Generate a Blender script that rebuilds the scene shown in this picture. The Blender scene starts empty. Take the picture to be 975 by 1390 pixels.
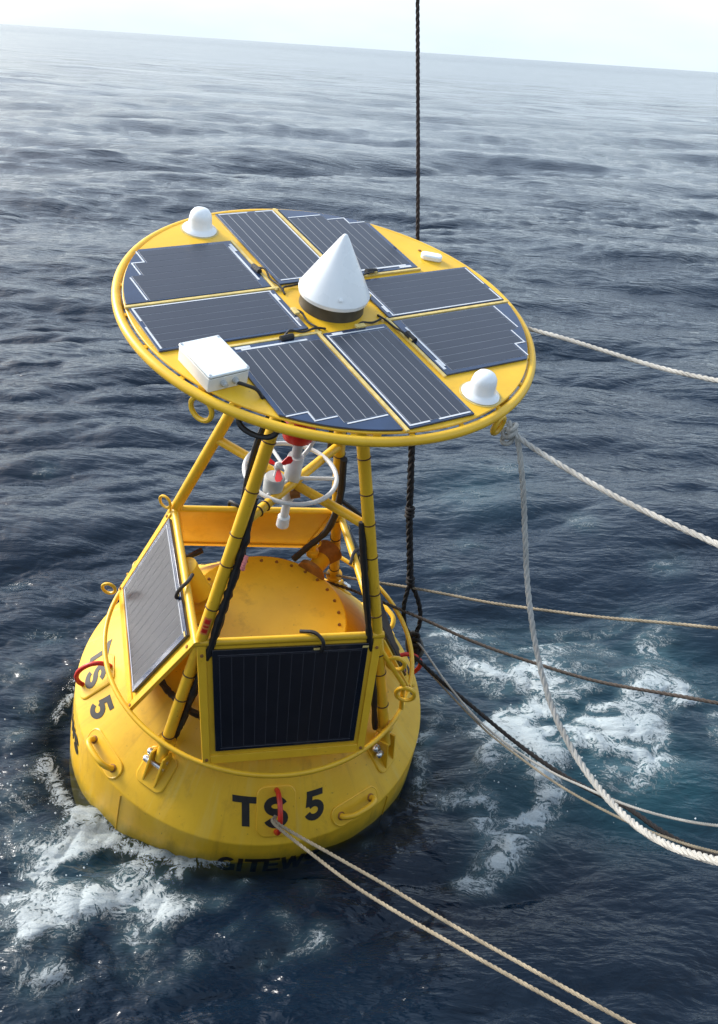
import bpy, bmesh, math, random
import numpy as np
from mathutils import Vector, Matrix

random.seed(5)
PI = math.pi
R = math.radians
scene = bpy.context.scene
COL = scene.collection

# ---------------------------------------------------------------- camera
cam_d = bpy.data.cameras.new('camera')
cam = bpy.data.objects.new('camera', cam_d)
COL.objects.link(cam)
CX = Vector((0.99772, 0.02746, 0.0617))
CYd = Vector((0.06754, -0.40562, -0.91154))      # image down
CZf = Vector((0.0, 0.91363, -0.40655))           # view direction
mw = Matrix.Identity(4)
for i in range(3):
    mw[i][0] = CX[i]; mw[i][1] = -CYd[i]; mw[i][2] = -CZf[i]
mw.translation = (0.75237, -5.94086, 4.863)
cam.matrix_world = mw
cam_d.sensor_fit = 'HORIZONTAL'
cam_d.sensor_width = 36.0
cam_d.lens = 1311.66 / 975 * 36.0
cam_d.shift_y = -45.0 / 975
cam_d.clip_start = 0.05
cam_d.clip_end = 200000
scene.camera = cam

# ---------------------------------------------------------------- sky, sun, exposure
SUN_AZ, SUN_EL = R(-62), R(35)                   # azimuth from +Y towards +X
sd = Vector((math.sin(SUN_AZ) * math.cos(SUN_EL), math.cos(SUN_AZ) * math.cos(SUN_EL), math.sin(SUN_EL)))
world = bpy.data.worlds.new("World")
scene.world = world
world.use_nodes = True
wn, wl = world.node_tree.nodes, world.node_tree.links
wn.clear()
wo = wn.new('ShaderNodeOutputWorld')
bg = wn.new('ShaderNodeBackground'); bg.inputs['Strength'].default_value = 0.135
sky = wn.new('ShaderNodeTexSky'); sky.sky_type = 'NISHITA'; sky.sun_disc = False
sky.sun_elevation = SUN_EL; sky.sun_rotation = SUN_AZ
sky.air_density = 1.0; sky.dust_density = 3.3; sky.ozone_density = 1.0
ov = wn.new('ShaderNodeMixRGB')
tc = wn.new('ShaderNodeTexCoord')
mp = wn.new('ShaderNodeMapping'); mp.inputs['Scale'].default_value = (1.0, 1.0, 3.5)
cn = wn.new('ShaderNodeTexNoise'); cn.inputs['Scale'].default_value = 2.2; cn.inputs['Detail'].default_value = 5
cr = wn.new('ShaderNodeValToRGB')
cr.color_ramp.elements[0].position = 0.3; cr.color_ramp.elements[0].color = (3.4, 4.2, 5.0, 1)
cr.color_ramp.elements[1].position = 0.7; cr.color_ramp.elements[1].color = (5.0, 5.65, 6.15, 1)
wl.new(tc.outputs['Generated'], mp.inputs['Vector']); wl.new(mp.outputs[0], cn.inputs['Vector'])
wl.new(cn.outputs['Fac'], cr.inputs[0])
# haze and thin cloud thicken towards the horizon, bluer overhead
sp = wn.new('ShaderNodeSeparateXYZ'); wl.new(tc.outputs['Generated'], sp.inputs[0])
hz = wn.new('ShaderNodeMapRange'); hz.interpolation_type = 'SMOOTHSTEP'
hz.inputs['From Min'].default_value = 0.0; hz.inputs['From Max'].default_value = 0.75
hz.inputs['To Min'].default_value = 0.72; hz.inputs['To Max'].default_value = 0.38
wl.new(sp.outputs['Z'], hz.inputs['Value']); wl.new(hz.outputs[0], ov.inputs[0])
wl.new(sky.outputs[0], ov.inputs[1]); wl.new(cr.outputs[0], ov.inputs[2])
wl.new(ov.outputs[0], bg.inputs['Color']); wl.new(bg.outputs[0], wo.inputs['Surface'])

sun_d = bpy.data.lights.new('sun', 'SUN'); sun_d.energy = 2.5; sun_d.angle = R(22); sun_d.color = (1.0, 0.97, 0.92)
sun = bpy.data.objects.new('sun', sun_d); COL.objects.link(sun)
sun.rotation_euler = (-sd).to_track_quat('-Z', 'Y').to_euler()
sun.location = sd * 60

scene.view_settings.view_transform = 'Standard'
scene.view_settings.look = 'None'
scene.view_settings.exposure = 1.05
scene.view_settings.gamma = 1.0

# ---------------------------------------------------------------- material helpers
def new_mat(name):
    m = bpy.data.materials.new(name); m.use_nodes = True
    nt = m.node_tree
    return m, nt.nodes, nt.links, nt.nodes['Principled BSDF']

def mat(name, col, rough=0.5, metal=0.0, var=0.12, scale=9.0, bump=0.0, bscale=80.0, coat=0.0, rough_var=0.1, ior=1.5):
    m, n, l, p = new_mat(name)
    tcn = n.new('ShaderNodeTexCoord')
    ns = n.new('ShaderNodeTexNoise'); ns.inputs['Scale'].default_value = scale; ns.inputs['Detail'].default_value = 6
    l.new(tcn.outputs['Object'], ns.inputs['Vector'])
    rp = n.new('ShaderNodeValToRGB')
    a = [max(0, c * (1 - var)) for c in col]; b = [min(1, c * (1 + var)) for c in col]
    rp.color_ramp.elements[0].position = 0.3; rp.color_ramp.elements[0].color = (*a, 1)
    rp.color_ramp.elements[1].position = 0.7; rp.color_ramp.elements[1].color = (*b, 1)
    l.new(ns.outputs['Fac'], rp.inputs[0]); l.new(rp.outputs[0], p.inputs['Base Color'])
    mr = n.new('ShaderNodeMapRange'); mr.inputs['To Min'].default_value = max(0.02, rough - rough_var); mr.inputs['To Max'].default_value = rough + rough_var
    l.new(ns.outputs['Fac'], mr.inputs['Value']); l.new(mr.outputs[0], p.inputs['Roughness'])
    p.inputs['Metallic'].default_value = metal; p.inputs['IOR'].default_value = ior
    p.inputs['Coat Weight'].default_value = coat; p.inputs['Coat Roughness'].default_value = 0.08
    if bump:
        nb = n.new('ShaderNodeTexNoise'); nb.inputs['Scale'].default_value = bscale; nb.inputs['Detail'].default_value = 4
        l.new(tcn.outputs['Object'], nb.inputs['Vector'])
        bp = n.new('ShaderNodeBump'); bp.inputs['Strength'].default_value = bump; bp.inputs['Distance'].default_value = 0.004
        l.new(nb.outputs['Fac'], bp.inputs['Height']); l.new(bp.outputs[0], p.inputs['Normal'])
    return m

def yellow_paint(name, rust=0.5, waterline=False):
    m, n, l, p = new_mat(name)
    tcn = n.new('ShaderNodeTexCoord')
    n1 = n.new('ShaderNodeTexNoise'); n1.inputs['Scale'].default_value = 3.0; n1.inputs['Detail'].default_value = 7; n1.inputs['Roughness'].default_value = 0.65
    l.new(tcn.outputs['Object'], n1.inputs['Vector'])
    r1 = n.new('ShaderNodeValToRGB')
    r1.color_ramp.elements[0].position = 0.3; r1.color_ramp.elements[0].color = (0.72, 0.405, 0.016, 1)
    r1.color_ramp.elements[1].position = 0.7; r1.color_ramp.elements[1].color = (0.83, 0.50, 0.026, 1)
    l.new(n1.outputs['Fac'], r1.inputs[0])
    # runs of grime and rust bloom
    mp2 = n.new('ShaderNodeMapping'); mp2.inputs['Scale'].default_value = (7, 7, 2.2)
    l.new(tcn.outputs['Object'], mp2.inputs['Vector'])
    n2 = n.new('ShaderNodeTexNoise'); n2.inputs['Scale'].default_value = 1.0; n2.inputs['Detail'].default_value = 8; n2.inputs['Roughness'].default_value = 0.7
    l.new(mp2.outputs[0], n2.inputs['Vector'])
    r2 = n.new('ShaderNodeValToRGB')
    r2.color_ramp.elements[0].position = 0.55; r2.color_ramp.elements[0].color = (0, 0, 0, 1)
    r2.color_ramp.elements[1].position = 0.80; r2.color_ramp.elements[1].color = (rust, rust, rust, 1)
    l.new(n2.outputs['Fac'], r2.inputs[0])
    mx = n.new('ShaderNodeMixRGB'); mx.inputs[2].default_value = (0.34, 0.15, 0.02, 1)
    l.new(r2.outputs[0], mx.inputs[0]); l.new(r1.outputs[0], mx.inputs[1])
    n3 = n.new('ShaderNodeTexNoise'); n3.inputs['Scale'].default_value = 42; n3.inputs['Detail'].default_value = 3
    l.new(tcn.outputs['Object'], n3.inputs['Vector'])
    r3 = n.new('ShaderNodeValToRGB')
    r3.color_ramp.elements[0].position = 0.70; r3.color_ramp.elements[0].color = (0, 0, 0, 1)
    r3.color_ramp.elements[1].position = 0.76; r3.color_ramp.elements[1].color = (rust, rust, rust, 1)
    l.new(n3.outputs['Fac'], r3.inputs[0])
    mx2 = n.new('ShaderNodeMixRGB'); mx2.inputs[2].default_value = (0.22, 0.08, 0.015, 1)
    l.new(r3.outputs[0], mx2.inputs[0]); l.new(mx.outputs[0], mx2.inputs[1])
    last = mx2
    if waterline:
        # rust and salt runs down the plating
        so = n.new('ShaderNodeSeparateXYZ'); l.new(tcn.outputs['Object'], so.inputs[0])
        at = n.new('ShaderNodeMath'); at.operation = 'ARCTAN2'; l.new(so.outputs['Y'], at.inputs[0]); l.new(so.outputs['X'], at.inputs[1])
        co = n.new('ShaderNodeCombineXYZ')
        for idx, (src, k) in enumerate(((at.outputs[0], 15.0), (so.outputs['Z'], 1.1))):
            mu = n.new('ShaderNodeMath'); mu.operation = 'MULTIPLY'; mu.inputs[1].default_value = k
            l.new(src, mu.inputs[0]); l.new(mu.outputs[0], co.inputs[idx])
        ns_ = n.new('ShaderNodeTexNoise'); ns_.inputs['Scale'].default_value = 1.0; ns_.inputs['Detail'].default_value = 6; ns_.inputs['Roughness'].default_value = 0.6
        l.new(co.outputs[0], ns_.inputs['Vector'])
        for lo, hi, fac, colr in ((0.56, 0.74, 0.34, (0.36, 0.17, 0.02, 1)), (0.44, 0.28, 0.26, (0.72, 0.60, 0.22, 1))):
            rm = n.new('ShaderNodeMapRange'); l.new(ns_.outputs['Fac'], rm.inputs['Value'])
            rm.inputs['From Min'].default_value = lo; rm.inputs['From Max'].default_value = hi; rm.inputs['To Max'].default_value = fac
            nx = n.new('ShaderNodeMixRGB'); nx.inputs[2].default_value = colr
            l.new(rm.outputs[0], nx.inputs[0]); l.new(last.outputs[0], nx.inputs[1]); last = nx
        # weed and scum at the waterline
        g = n.new('ShaderNodeNewGeometry'); sx = n.new('ShaderNodeSeparateXYZ'); l.new(g.outputs['Position'], sx.inputs[0])
        ad = n.new('ShaderNodeMath'); ad.operation = 'MULTIPLY_ADD'; l.new(n2.outputs['Fac'], ad.inputs[0]); ad.inputs[1].default_value = -0.22; l.new(sx.outputs['Z'], ad.inputs[2])
        wm = n.new('ShaderNodeMapRange'); l.new(ad.outputs[0], wm.inputs['Value'])
        wm.inputs['From Min'].default_value = -0.02; wm.inputs['From Max'].default_value = 0.08; wm.inputs['To Min'].default_value = 0.62; wm.inputs['To Max'].default_value = 0.0
        last = n.new('ShaderNodeMixRGB'); last.inputs[2].default_value = (0.20, 0.17, 0.02, 1)
        l.new(wm.outputs[0], last.inputs[0]); l.new(nx.outputs[0], last.inputs[1])
    l.new(last.outputs[0], p.inputs['Base Color'])
    mr = n.new('ShaderNodeMapRange'); mr.inputs['To Min'].default_value = 0.28; mr.inputs['To Max'].default_value = 0.5
    l.new(n2.outputs['Fac'], mr.inputs['Value']); l.new(mr.outputs[0], p.inputs['Roughness'])
    bp = n.new('ShaderNodeBump'); bp.inputs['Strength'].default_value = 0.25; bp.inputs['Distance'].default_value = 0.004
    n4 = n.new('ShaderNodeTexNoise'); n4.inputs['Scale'].default_value = 11; n4.inputs['Detail'].default_value = 5
    l.new(tcn.outputs['Object'], n4.inputs['Vector'])
    l.new(n4.outputs['Fac'], bp.inputs['Height']); l.new(bp.outputs[0], p.inputs['Normal'])
    return m

Y = yellow_paint('yellow_paint', 0.35)
YH = yellow_paint('yellow_hull_paint', 0.55, True)
YL = yellow_paint('yellow_paint_worn', 0.7)
WHITE = mat('white_gelcoat', (0.80, 0.82, 0.83), 0.28, var=0.04, scale=5, coat=0.3)
CREAM = mat('cream_plastic', (0.74, 0.72, 0.66), 0.42, var=0.07, scale=12)
LIDW = mat('pale_enclosure_lid', (0.74, 0.79, 0.80), 0.35, var=0.05, scale=8)
PVC = mat('white_pvc', (0.66, 0.67, 0.66), 0.4, var=0.1, scale=14)
GREYP = mat('grey_sensor_plastic', (0.42, 0.43, 0.42), 0.45, var=0.12, scale=18)
BLACK = mat('black_rubber', (0.012, 0.011, 0.011), 0.55, var=0.3, scale=30, bump=0.4, bscale=120)
BAND = mat('dark_grey_band', (0.055, 0.05, 0.04), 0.5, var=0.3, scale=16)
BROWN = mat('brown_cable_tie', (0.06, 0.022, 0.008), 0.6, var=0.3, scale=40)
RUST = mat('rusty_steel', (0.28, 0.12, 0.025), 0.7, var=0.35, scale=22, bump=0.5)
STEEL = mat('bright_steel', (0.72, 0.72, 0.70), 0.25, metal=0.9, var=0.08, scale=25)
GALV = mat('dull_steel', (0.25, 0.25, 0.24), 0.45, metal=0.8, var=0.2, scale=25)
RED = mat('red_paint', (0.55, 0.025, 0.012), 0.38, var=0.2, scale=20)
REDP = mat('red_plastic', (0.72, 0.02, 0.02), 0.35, var=0.1, scale=20)
PINK = mat('pink_ribbon', (0.75, 0.22, 0.2), 0.6, var=0.1)
GLASS = mat('navy_panel_glass', (0.016, 0.036, 0.088), 0.10, var=0.2, scale=7, coat=0.6, rough_var=0.04)
CELL = mat('purple_grey_solar_cell', (0.012, 0.016, 0.030), 0.28, var=0.07, scale=5, coat=0.1, rough_var=0.012, ior=1.72)
CELL_SHADE = mat('shaded_solar_cell', (0.007, 0.007, 0.011), 0.34, var=0.2, scale=10, coat=0.08, rough_var=0.04)  # same cell, shade of the front face put into its colour
GRID = mat('pale_cell_contact', (0.36, 0.37, 0.39), 0.4, var=0.1)
GRID_SHADE = mat('shaded_cell_contact', (0.045, 0.045, 0.055), 0.4, var=0.1)  # same contact, shade put into its colour
GLASS_SHADE = mat('shaded_panel_glass', (0.006, 0.007, 0.012), 0.10, var=0.2, scale=7, coat=0.6, rough_var=0.04)  # same glass, darkened in colour for the shaded faces
BUS = mat('silver_busbar', (0.62, 0.64, 0.66), 0.4, metal=0.1, var=0.08)
DIV = mat('pale_divider_paint', (0.62, 0.47, 0.16), 0.5, var=0.18, scale=25)
LETTER = mat('black_lettering', (0.016, 0.013, 0.010), 0.5, var=0.3, scale=30)
WROPE = mat('white_rope', (0.36, 0.35, 0.32), 0.85, var=0.28, scale=6, bump=0.5, bscale=300)
TROPE = mat('tan_rope', (0.26, 0.22, 0.155), 0.9, var=0.32, scale=7, bump=0.5, bscale=300)
DROPE = mat('dark_rope', (0.07, 0.055, 0.045), 0.9, var=0.3, scale=50, bump=0.5, bscale=300)
BROPE = mat('black_rope', (0.012, 0.010, 0.010), 0.85, var=0.3, scale=50, bump=0.5, bscale=300)

# ---------------------------------------------------------------- mesh helpers (buoy frame: disc centre = 0, axis +z)
ZB = -4.3                                        # buoy base below the disc
class MB:
    def __init__(self): self.v = []; self.f = []
    def add(self, vs, fs):
        o = len(self.v); self.v += [tuple(p) for p in vs]; self.f += [tuple(i + o for i in q) for q in fs]
        return self
    def box(self, c, ex, ey, ez):
        c, ex, ey, ez = map(Vector, (c, ex, ey, ez))
        vs = [c + sx * ex + sy * ey + sz * ez for sz in (-1, 1) for sy in (-1, 1) for sx in (-1, 1)]
        return self.add(vs, [(0, 2, 3, 1), (4, 5, 7, 6), (0, 1, 5, 4), (2, 6, 7, 3), (0, 4, 6, 2), (1, 3, 7, 5)])
    def tube(self, pts, r, seg=10, closed=False, up=None):
        pts = [Vector(p) for p in pts]; n = len(pts)
        rs = r if hasattr(r, '__len__') else [r] * n
        T = []
        for i in range(n):
            a = pts[(i - 1) % n] if (closed or i > 0) else pts[i]
            b = pts[(i + 1) % n] if (closed or i < n - 1) else pts[i]
            T.append((b - a).normalized())
        u = Vector((0, 0, 1)) if abs(T[0].z) < 0.9 else Vector((1, 0, 0))
        u = (u - T[0] * u.dot(T[0])).normalized()
        vs = []
        for i in range(n):
            u = (u - T[i] * u.dot(T[i])).normalized(); w = T[i].cross(u)
            for k in range(seg):
                a = 2 * PI * k / seg
                vs.append(pts[i] + rs[i] * (math.cos(a) * u + math.sin(a) * w))
        fs = []
        for i in range(n if closed else n - 1):
            j = (i + 1) % n
            for k in range(seg):
                k2 = (k + 1) % seg
                fs.append((i * seg + k, i * seg + k2, j * seg + k2, j * seg + k))
        if not closed:
            fs.append(tuple(range(seg - 1, -1, -1))); fs.append(tuple((n - 1) * seg + k for k in range(seg)))
        return self.add(vs, fs)
    def cyl(self, a, b, r, seg=16, r2=None):
        return self.tube([a, b], [r, r if r2 is None else r2], seg)
    def lathe(self, prof, seg=48, o=(0, 0, 0), ax=(0, 0, 1), cap=True):
        o = Vector(o); ax = Vector(ax).normalized()
        u = ax.orthogonal().normalized(); w = ax.cross(u)
        vs, fs = [], []
        for r_, z in prof:
            for k in range(seg):
                a = 2 * PI * k / seg
                vs.append(o + ax * z + r_ * (math.cos(a) * u + math.sin(a) * w))
        for i in range(len(prof) - 1):
            for k in range(seg):
                k2 = (k + 1) % seg
                fs.append((i * seg + k, i * seg + k2, (i + 1) * seg + k2, (i + 1) * seg + k))
        if cap:
            fs.append(tuple(range(seg - 1, -1, -1))); fs.append(tuple((len(prof) - 1) * seg + k for k in range(seg)))
        return self.add(vs, fs)
    def torus(self, c, R_, r, ex, ey, seg=40, cs=10, a0=0, a1=2 * PI):
        c, ex, ey = Vector(c), Vector(ex).normalized(), Vector(ey).normalized()
        full = abs(a1 - a0 - 2 * PI) < 1e-6
        m = seg if full else seg + 1
        pts = [c + R_ * (math.cos(a0 + (a1 - a0) * i / seg) * ex + math.sin(a0 + (a1 - a0) * i / seg) * ey) for i in range(m)]
        return self.tube(pts, r, cs, closed=full)
    def prism(self, poly, fn, h0, h1):
        """polygon (x, y) extruded from h0 to h1, every corner mapped by fn(x, y, h)"""
        n = len(poly)
        vs = [fn(x, y, h0) for x, y in poly] + [fn(x, y, h1) for x, y in poly]
        fs = [tuple(range(n - 1, -1, -1)), tuple(range(n, 2 * n))]
        fs += [(i, (i + 1) % n, n + (i + 1) % n, n + i) for i in range(n)]
        return self.add(vs, fs)
    def build(self, name, m, parent=None, smooth=40, bevel=0, local=True, fix=True):
        me = bpy.data.meshes.new(name)
        vs = [(x, y, z - ZB) for x, y, z in self.v] if local else self.v
        me.from_pydata(vs, [], self.f)
        if fix:
            bm = bmesh.new(); bm.from_mesh(me); bmesh.ops.recalc_face_normals(bm, faces=bm.faces); bm.to_mesh(me); bm.free()
        me.materials.append(m)
        if smooth:
            me.polygons.foreach_set('use_smooth', [True] * len(me.polygons))
            me.set_sharp_from_angle(angle=R(smooth))
        ob = bpy.data.objects.new(name, me); COL.objects.link(ob)
        if bevel:
            b = ob.modifiers.new('bevel', 'BEVEL'); b.width = bevel; b.segments = 2; b.limit_method = 'ANGLE'; b.angle_limit = R(35)
        if parent is not None: ob.parent = parent
        return ob

def tag(o, label=None, cat=None, group=None, kind=None):
    for k, val in (('label', label), ('category', cat), ('group', group), ('kind', kind)):
        if val: o[k] = val
    return o

def catmull(pts, n=12):
    pts = [Vector(p) for p in pts]; out = []
    P = [2 * pts[0] - pts[1]] + pts + [2 * pts[-1] - pts[-2]]
    for i in range(1, len(P) - 2):
        p0, p1, p2, p3 = P[i - 1:i + 3]
        for k in range(n):
            t = k / n
            out.append(0.5 * ((2 * p1) + (p2 - p0) * t + (2 * p0 - 5 * p1 + 4 * p2 - p3) * t * t + (3 * p1 - p0 - 3 * p2 + p3) * t ** 3))
    out.append(pts[-1])
    return out

def pol(az, r, z):
    a = R(az); return Vector((r * math.cos(a), r * math.sin(a), z))

# ---------------------------------------------------------------- the sea
FOAM= [(2.07, 0.35, 0.27, 0.784), (2.39, 0.47, 0.31, 0.833), (2.71, 0.28, 0.36, 0.931), (2.95, 0.04, 0.26, 0.931), (3.19, 0.33, 0.24, 0.833), (2.61, 0.74, 0.25, 0.49), (2.21, 0.05, 0.26, 0.686), (2.8, -0.14, 0.17, 0.735), (1.77, 0.27, 0.18, 0.49), (1.55, -0.64, 0.13, 0.392), (1.48, -0.86, 0.1, 0.392), (1.86, 1.41, 0.34, 0.343), (2.24, 1.23, 0.4, 0.372), (2.68, 1.51, 0.35, 0.392), (3.37, 1.59, 0.42, 0.392), (3.17, 1.01, 0.33, 0.47), (3.67, 0.76, 0.26, 0.49), (3.68, 0.38, 0.18, 0.392), (3.6, 1.99, 0.22, 0.343), (1.6, 1.5, 0.24, 0.343), (1.96, 0.98, 0.26, 0.441), (2.52, 5.06, 0.29, 0.294), (3.26, 3.6, 0.21, 0.294), (2.0, 3.08, 0.2, 0.245), (1.8, 2.44, 0.23, 0.294), (1.48, 0.33, 0.12, 0.392), (1.4, 0.05, 0.09, 0.441), (3.97, 2.88, 0.24, 0.294), (2.08, 4.16, 0.35, 0.245), (-1.11, -1.29, 0.21, 0.48), (-0.93, -1.08, 0.17, 0.48), (-0.69, -1.25, 0.16, 0.6), (-0.51, -1.42, 0.14, 0.6), (-0.87, -1.45, 0.21, 0.56), (-1.0, -1.64, 0.2, 0.52), (-1.05, -1.86, 0.17, 0.52), (-0.57, -1.71, 0.18, 0.4), (-0.38, -1.58, 0.13, 0.48), (-0.25, -1.74, 0.13, 0.4), (-0.03, -1.72, 0.11, 0.4), (0.09, -1.66, 0.09, 0.4), (-0.05, -1.85, 0.09, 0.4), (0.46, -1.73, 0.07, 0.49), (0.51, -1.84, 0.09, 0.392), (0.35, -1.9, 0.09, 0.392), (-0.78, -1.89, 0.17, 0.48), (-0.82, -2.19, 0.16, 0.4), (-0.27, -2.05, 0.13, 0.32), (-1.43, -0.92, 0.15, 0.32), (-1.43, -0.63, 0.13, 0.28), (-1.66, -0.26, 0.13, 0.294), (-1.7, 0.17, 0.14, 0.245), (-2.42, 1.89, 0.17, 0.294), (-1.88, 1.08, 0.19, 0.245), (-1.91, 0.44, 0.17, 0.245), (-2.89, 4.17, 0.17, 0.245), (-0.87, -0.94, 0.09, 0.48), (-0.23, -1.43, 0.08, 0.4), (0.06, -1.46, 0.06, 0.4), (-0.19, -1.36, 0.07, 0.4), (-1.29, -1.18, 0.14, 0.4), (-0.82, -2.04, 0.17, 0.44), (-0.39, -1.91, 0.15, 0.4), (-0.08, -1.93, 0.12, 0.36), (0.21, -1.51, 0.05, 0.392), (0.69, -1.8, 0.1, 0.392), (0.62, -1.47, 0.09, 0.294), (0.98, -1.1, 0.07, 0.343), (2.6, -1.09, 0.1, 0.245), (2.08, 0.39, 0.13, 0.49), (2.03, 0.3, 0.13, 0.523), (1.97, 0.2, 0.12, 0.555), (1.92, 0.11, 0.12, 0.588), (1.88, -0.04, 0.11, 0.604), (1.85, -0.18, 0.11, 0.621), (1.79, -0.45, 0.11, 0.637), (1.77, -0.58, 0.11, 0.637), (1.75, -0.79, 0.1, 0.621), (1.75, -0.88, 0.1, 0.604), (1.76, -1.04, 0.09, 0.555), (1.77, -1.1, 0.09, 0.523), (2.33, -0.11, 0.13, 0.588), (2.31, -0.2, 0.13, 0.621), (2.28, -0.3, 0.13, 0.653), (2.26, -0.39, 0.13, 0.686), (2.2, -0.51, 0.13, 0.702), (2.14, -0.63, 0.13, 0.719), (2.08, -0.74, 0.13, 0.735), (2.03, -0.82, 0.12, 0.735), (1.97, -0.91, 0.12, 0.735), (1.87, -1.06, 0.12, 0.719), (1.83, -1.13, 0.11, 0.702), (1.73, -1.24, 0.1, 0.653), (1.69, -1.29, 0.09, 0.621), (1.65, -1.34, 0.09, 0.588), (1.61, -1.36, 0.08, 0.523), (1.56, -1.39, 0.07, 0.457), (1.49, -0.72, 0.08, 0.392), (1.52, -0.66, 0.09, 0.408), (1.55, -0.6, 0.09, 0.425), (1.58, -0.53, 0.1, 0.441), (1.62, -0.53, 0.09, 0.425), (1.67, -0.52, 0.09, 0.408), (-1.15, -1.7, 0.1, 0.48), (-1.11, -1.61, 0.11, 0.48), (-1.07, -1.51, 0.11, 0.48), (-1.02, -1.41, 0.11, 0.48), (-0.97, -1.33, 0.11, 0.48), (-0.91, -1.25, 0.11, 0.48), (-0.86, -1.17, 0.1, 0.48), (-0.79, -1.18, 0.1, 0.48), (-0.73, -1.18, 0.1, 0.48), (-0.66, -1.19, 0.09, 0.48), (-0.59, -1.27, 0.09, 0.48), (-0.53, -1.34, 0.09, 0.48), (-0.96, -2.0, 0.1, 0.48), (-0.9, -1.93, 0.1, 0.48), (-0.84, -1.86, 0.1, 0.48), (-0.77, -1.78, 0.1, 0.48), (-0.71, -1.75, 0.1, 0.467), (-0.64, -1.72, 0.1, 0.453), (-0.58, -1.68, 0.1, 0.44), (-0.49, -1.68, 0.09, 0.44), (-0.4, -1.67, 0.09, 0.44), (-0.31, -1.66, 0.09, 0.44), (-0.22, -1.69, 0.09, 0.427), (-0.12, -1.72, 0.08, 0.413), (-0.03, -1.75, 0.08, 0.4), (0.06, -1.75, 0.07, 0.387), (0.15, -1.76, 0.07, 0.373), (1.37, -0.48, 0.08, 0.343), (1.37, -0.36, 0.08, 0.359), (1.37, -0.24, 0.08, 0.376), (1.36, -0.12, 0.08, 0.392), (1.39, 0.01, 0.08, 0.392), (1.41, 0.14, 0.08, 0.392), (1.44, 0.28, 0.08, 0.392), (1.47, 0.39, 0.09, 0.392), (1.52, 0.51, 0.09, 0.392), (2.97, 0.68, 0.15, 0.392), (3.11, 0.74, 0.15, 0.408), (3.25, 0.81, 0.15, 0.425), (3.39, 0.88, 0.16, 0.441), (3.5, 0.84, 0.16, 0.441), (3.62, 0.8, 0.16, 0.441), (1.71, 1.11, 0.13, 0.392), (1.86, 1.06, 0.14, 0.408), (2.0, 1.0, 0.15, 0.425), (2.14, 0.95, 0.15, 0.441), (2.29, 0.94, 0.16, 0.425), (2.44, 0.94, 0.16, 0.408)]
TEAL= [(3.18, -0.18, 0.46, 0.8), (2.42, -0.1, 0.46, 0.6), (2.81, -0.6, 0.38, 0.6), (3.52, 1.16, 0.61, 0.5), (2.37, 1.24, 0.54, 0.4), (1.93, -0.46, 0.38, 0.5), (1.42, 0.14, 0.29, 0.35), (-0.81, -1.33, 0.37, 0.4), (2.18, 4.37, 0.72, 0.3), (2.01, -0.67, 0.32, 0.45), (1.78, -1.16, 0.22, 0.4), (2.62, 0.45, 0.43, 0.4)]

def smooth(x, a, b):
    t = np.clip((x - a) / (b - a), 0, 1); return t * t * (3 - 2 * t)

def wave_patch(N, L, lmin, lmax, std, wind, spread, seed):
    rng = np.random.default_rng(seed)
    k1 = np.fft.fftfreq(N, L / N) * 2 * np.pi
    kx, ky = np.meshgrid(k1, k1, indexing='ij')
    k = np.hypot(kx, ky); k[0, 0] = 1e-6
    lam = 2 * np.pi / k
    P = k ** -3.5 * ((lam > lmin) & (lam < lmax)) * np.exp(-(lam / (lmax * 0.75)) ** 4)
    cosd = (kx * math.cos(wind) + ky * math.sin(wind)) / k
    P = P * (np.abs(cosd) ** spread + 0.06)
    H = (rng.normal(size=(N, N)) + 1j * rng.normal(size=(N, N))) * np.sqrt(P)
    h = np.fft.ifft2(H)
    s = std / h.real.std()
    dx = np.fft.ifft2(-1j * kx / k * H); dy = np.fft.ifft2(-1j * ky / k * H)
    return (h.real * s, dx.real * s, dy.real * s, L, N)

def sample(patch, x, y, rot):
    h, dx, dy, L, N = patch
    c, s = math.cos(rot), math.sin(rot)
    u = ((c * x + s * y) / L * N); v = ((-s * x + c * y) / L * N)
    i = np.floor(u).astype(int); j = np.floor(v).astype(int); fu = u - i; fv = v - j
    i0, i1, j0, j1 = i % N, (i + 1) % N, j % N, (j + 1) % N
    out = []
    for a in (h, dx, dy):
        out.append(a[i0, j0] * (1 - fu) * (1 - fv) + a[i1, j0] * fu * (1 - fv) + a[i0, j1] * (1 - fu) * fv + a[i1, j1] * fu * fv)
    H, A, B = out
    return H, c * A - s * B, s * A + c * B

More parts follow.
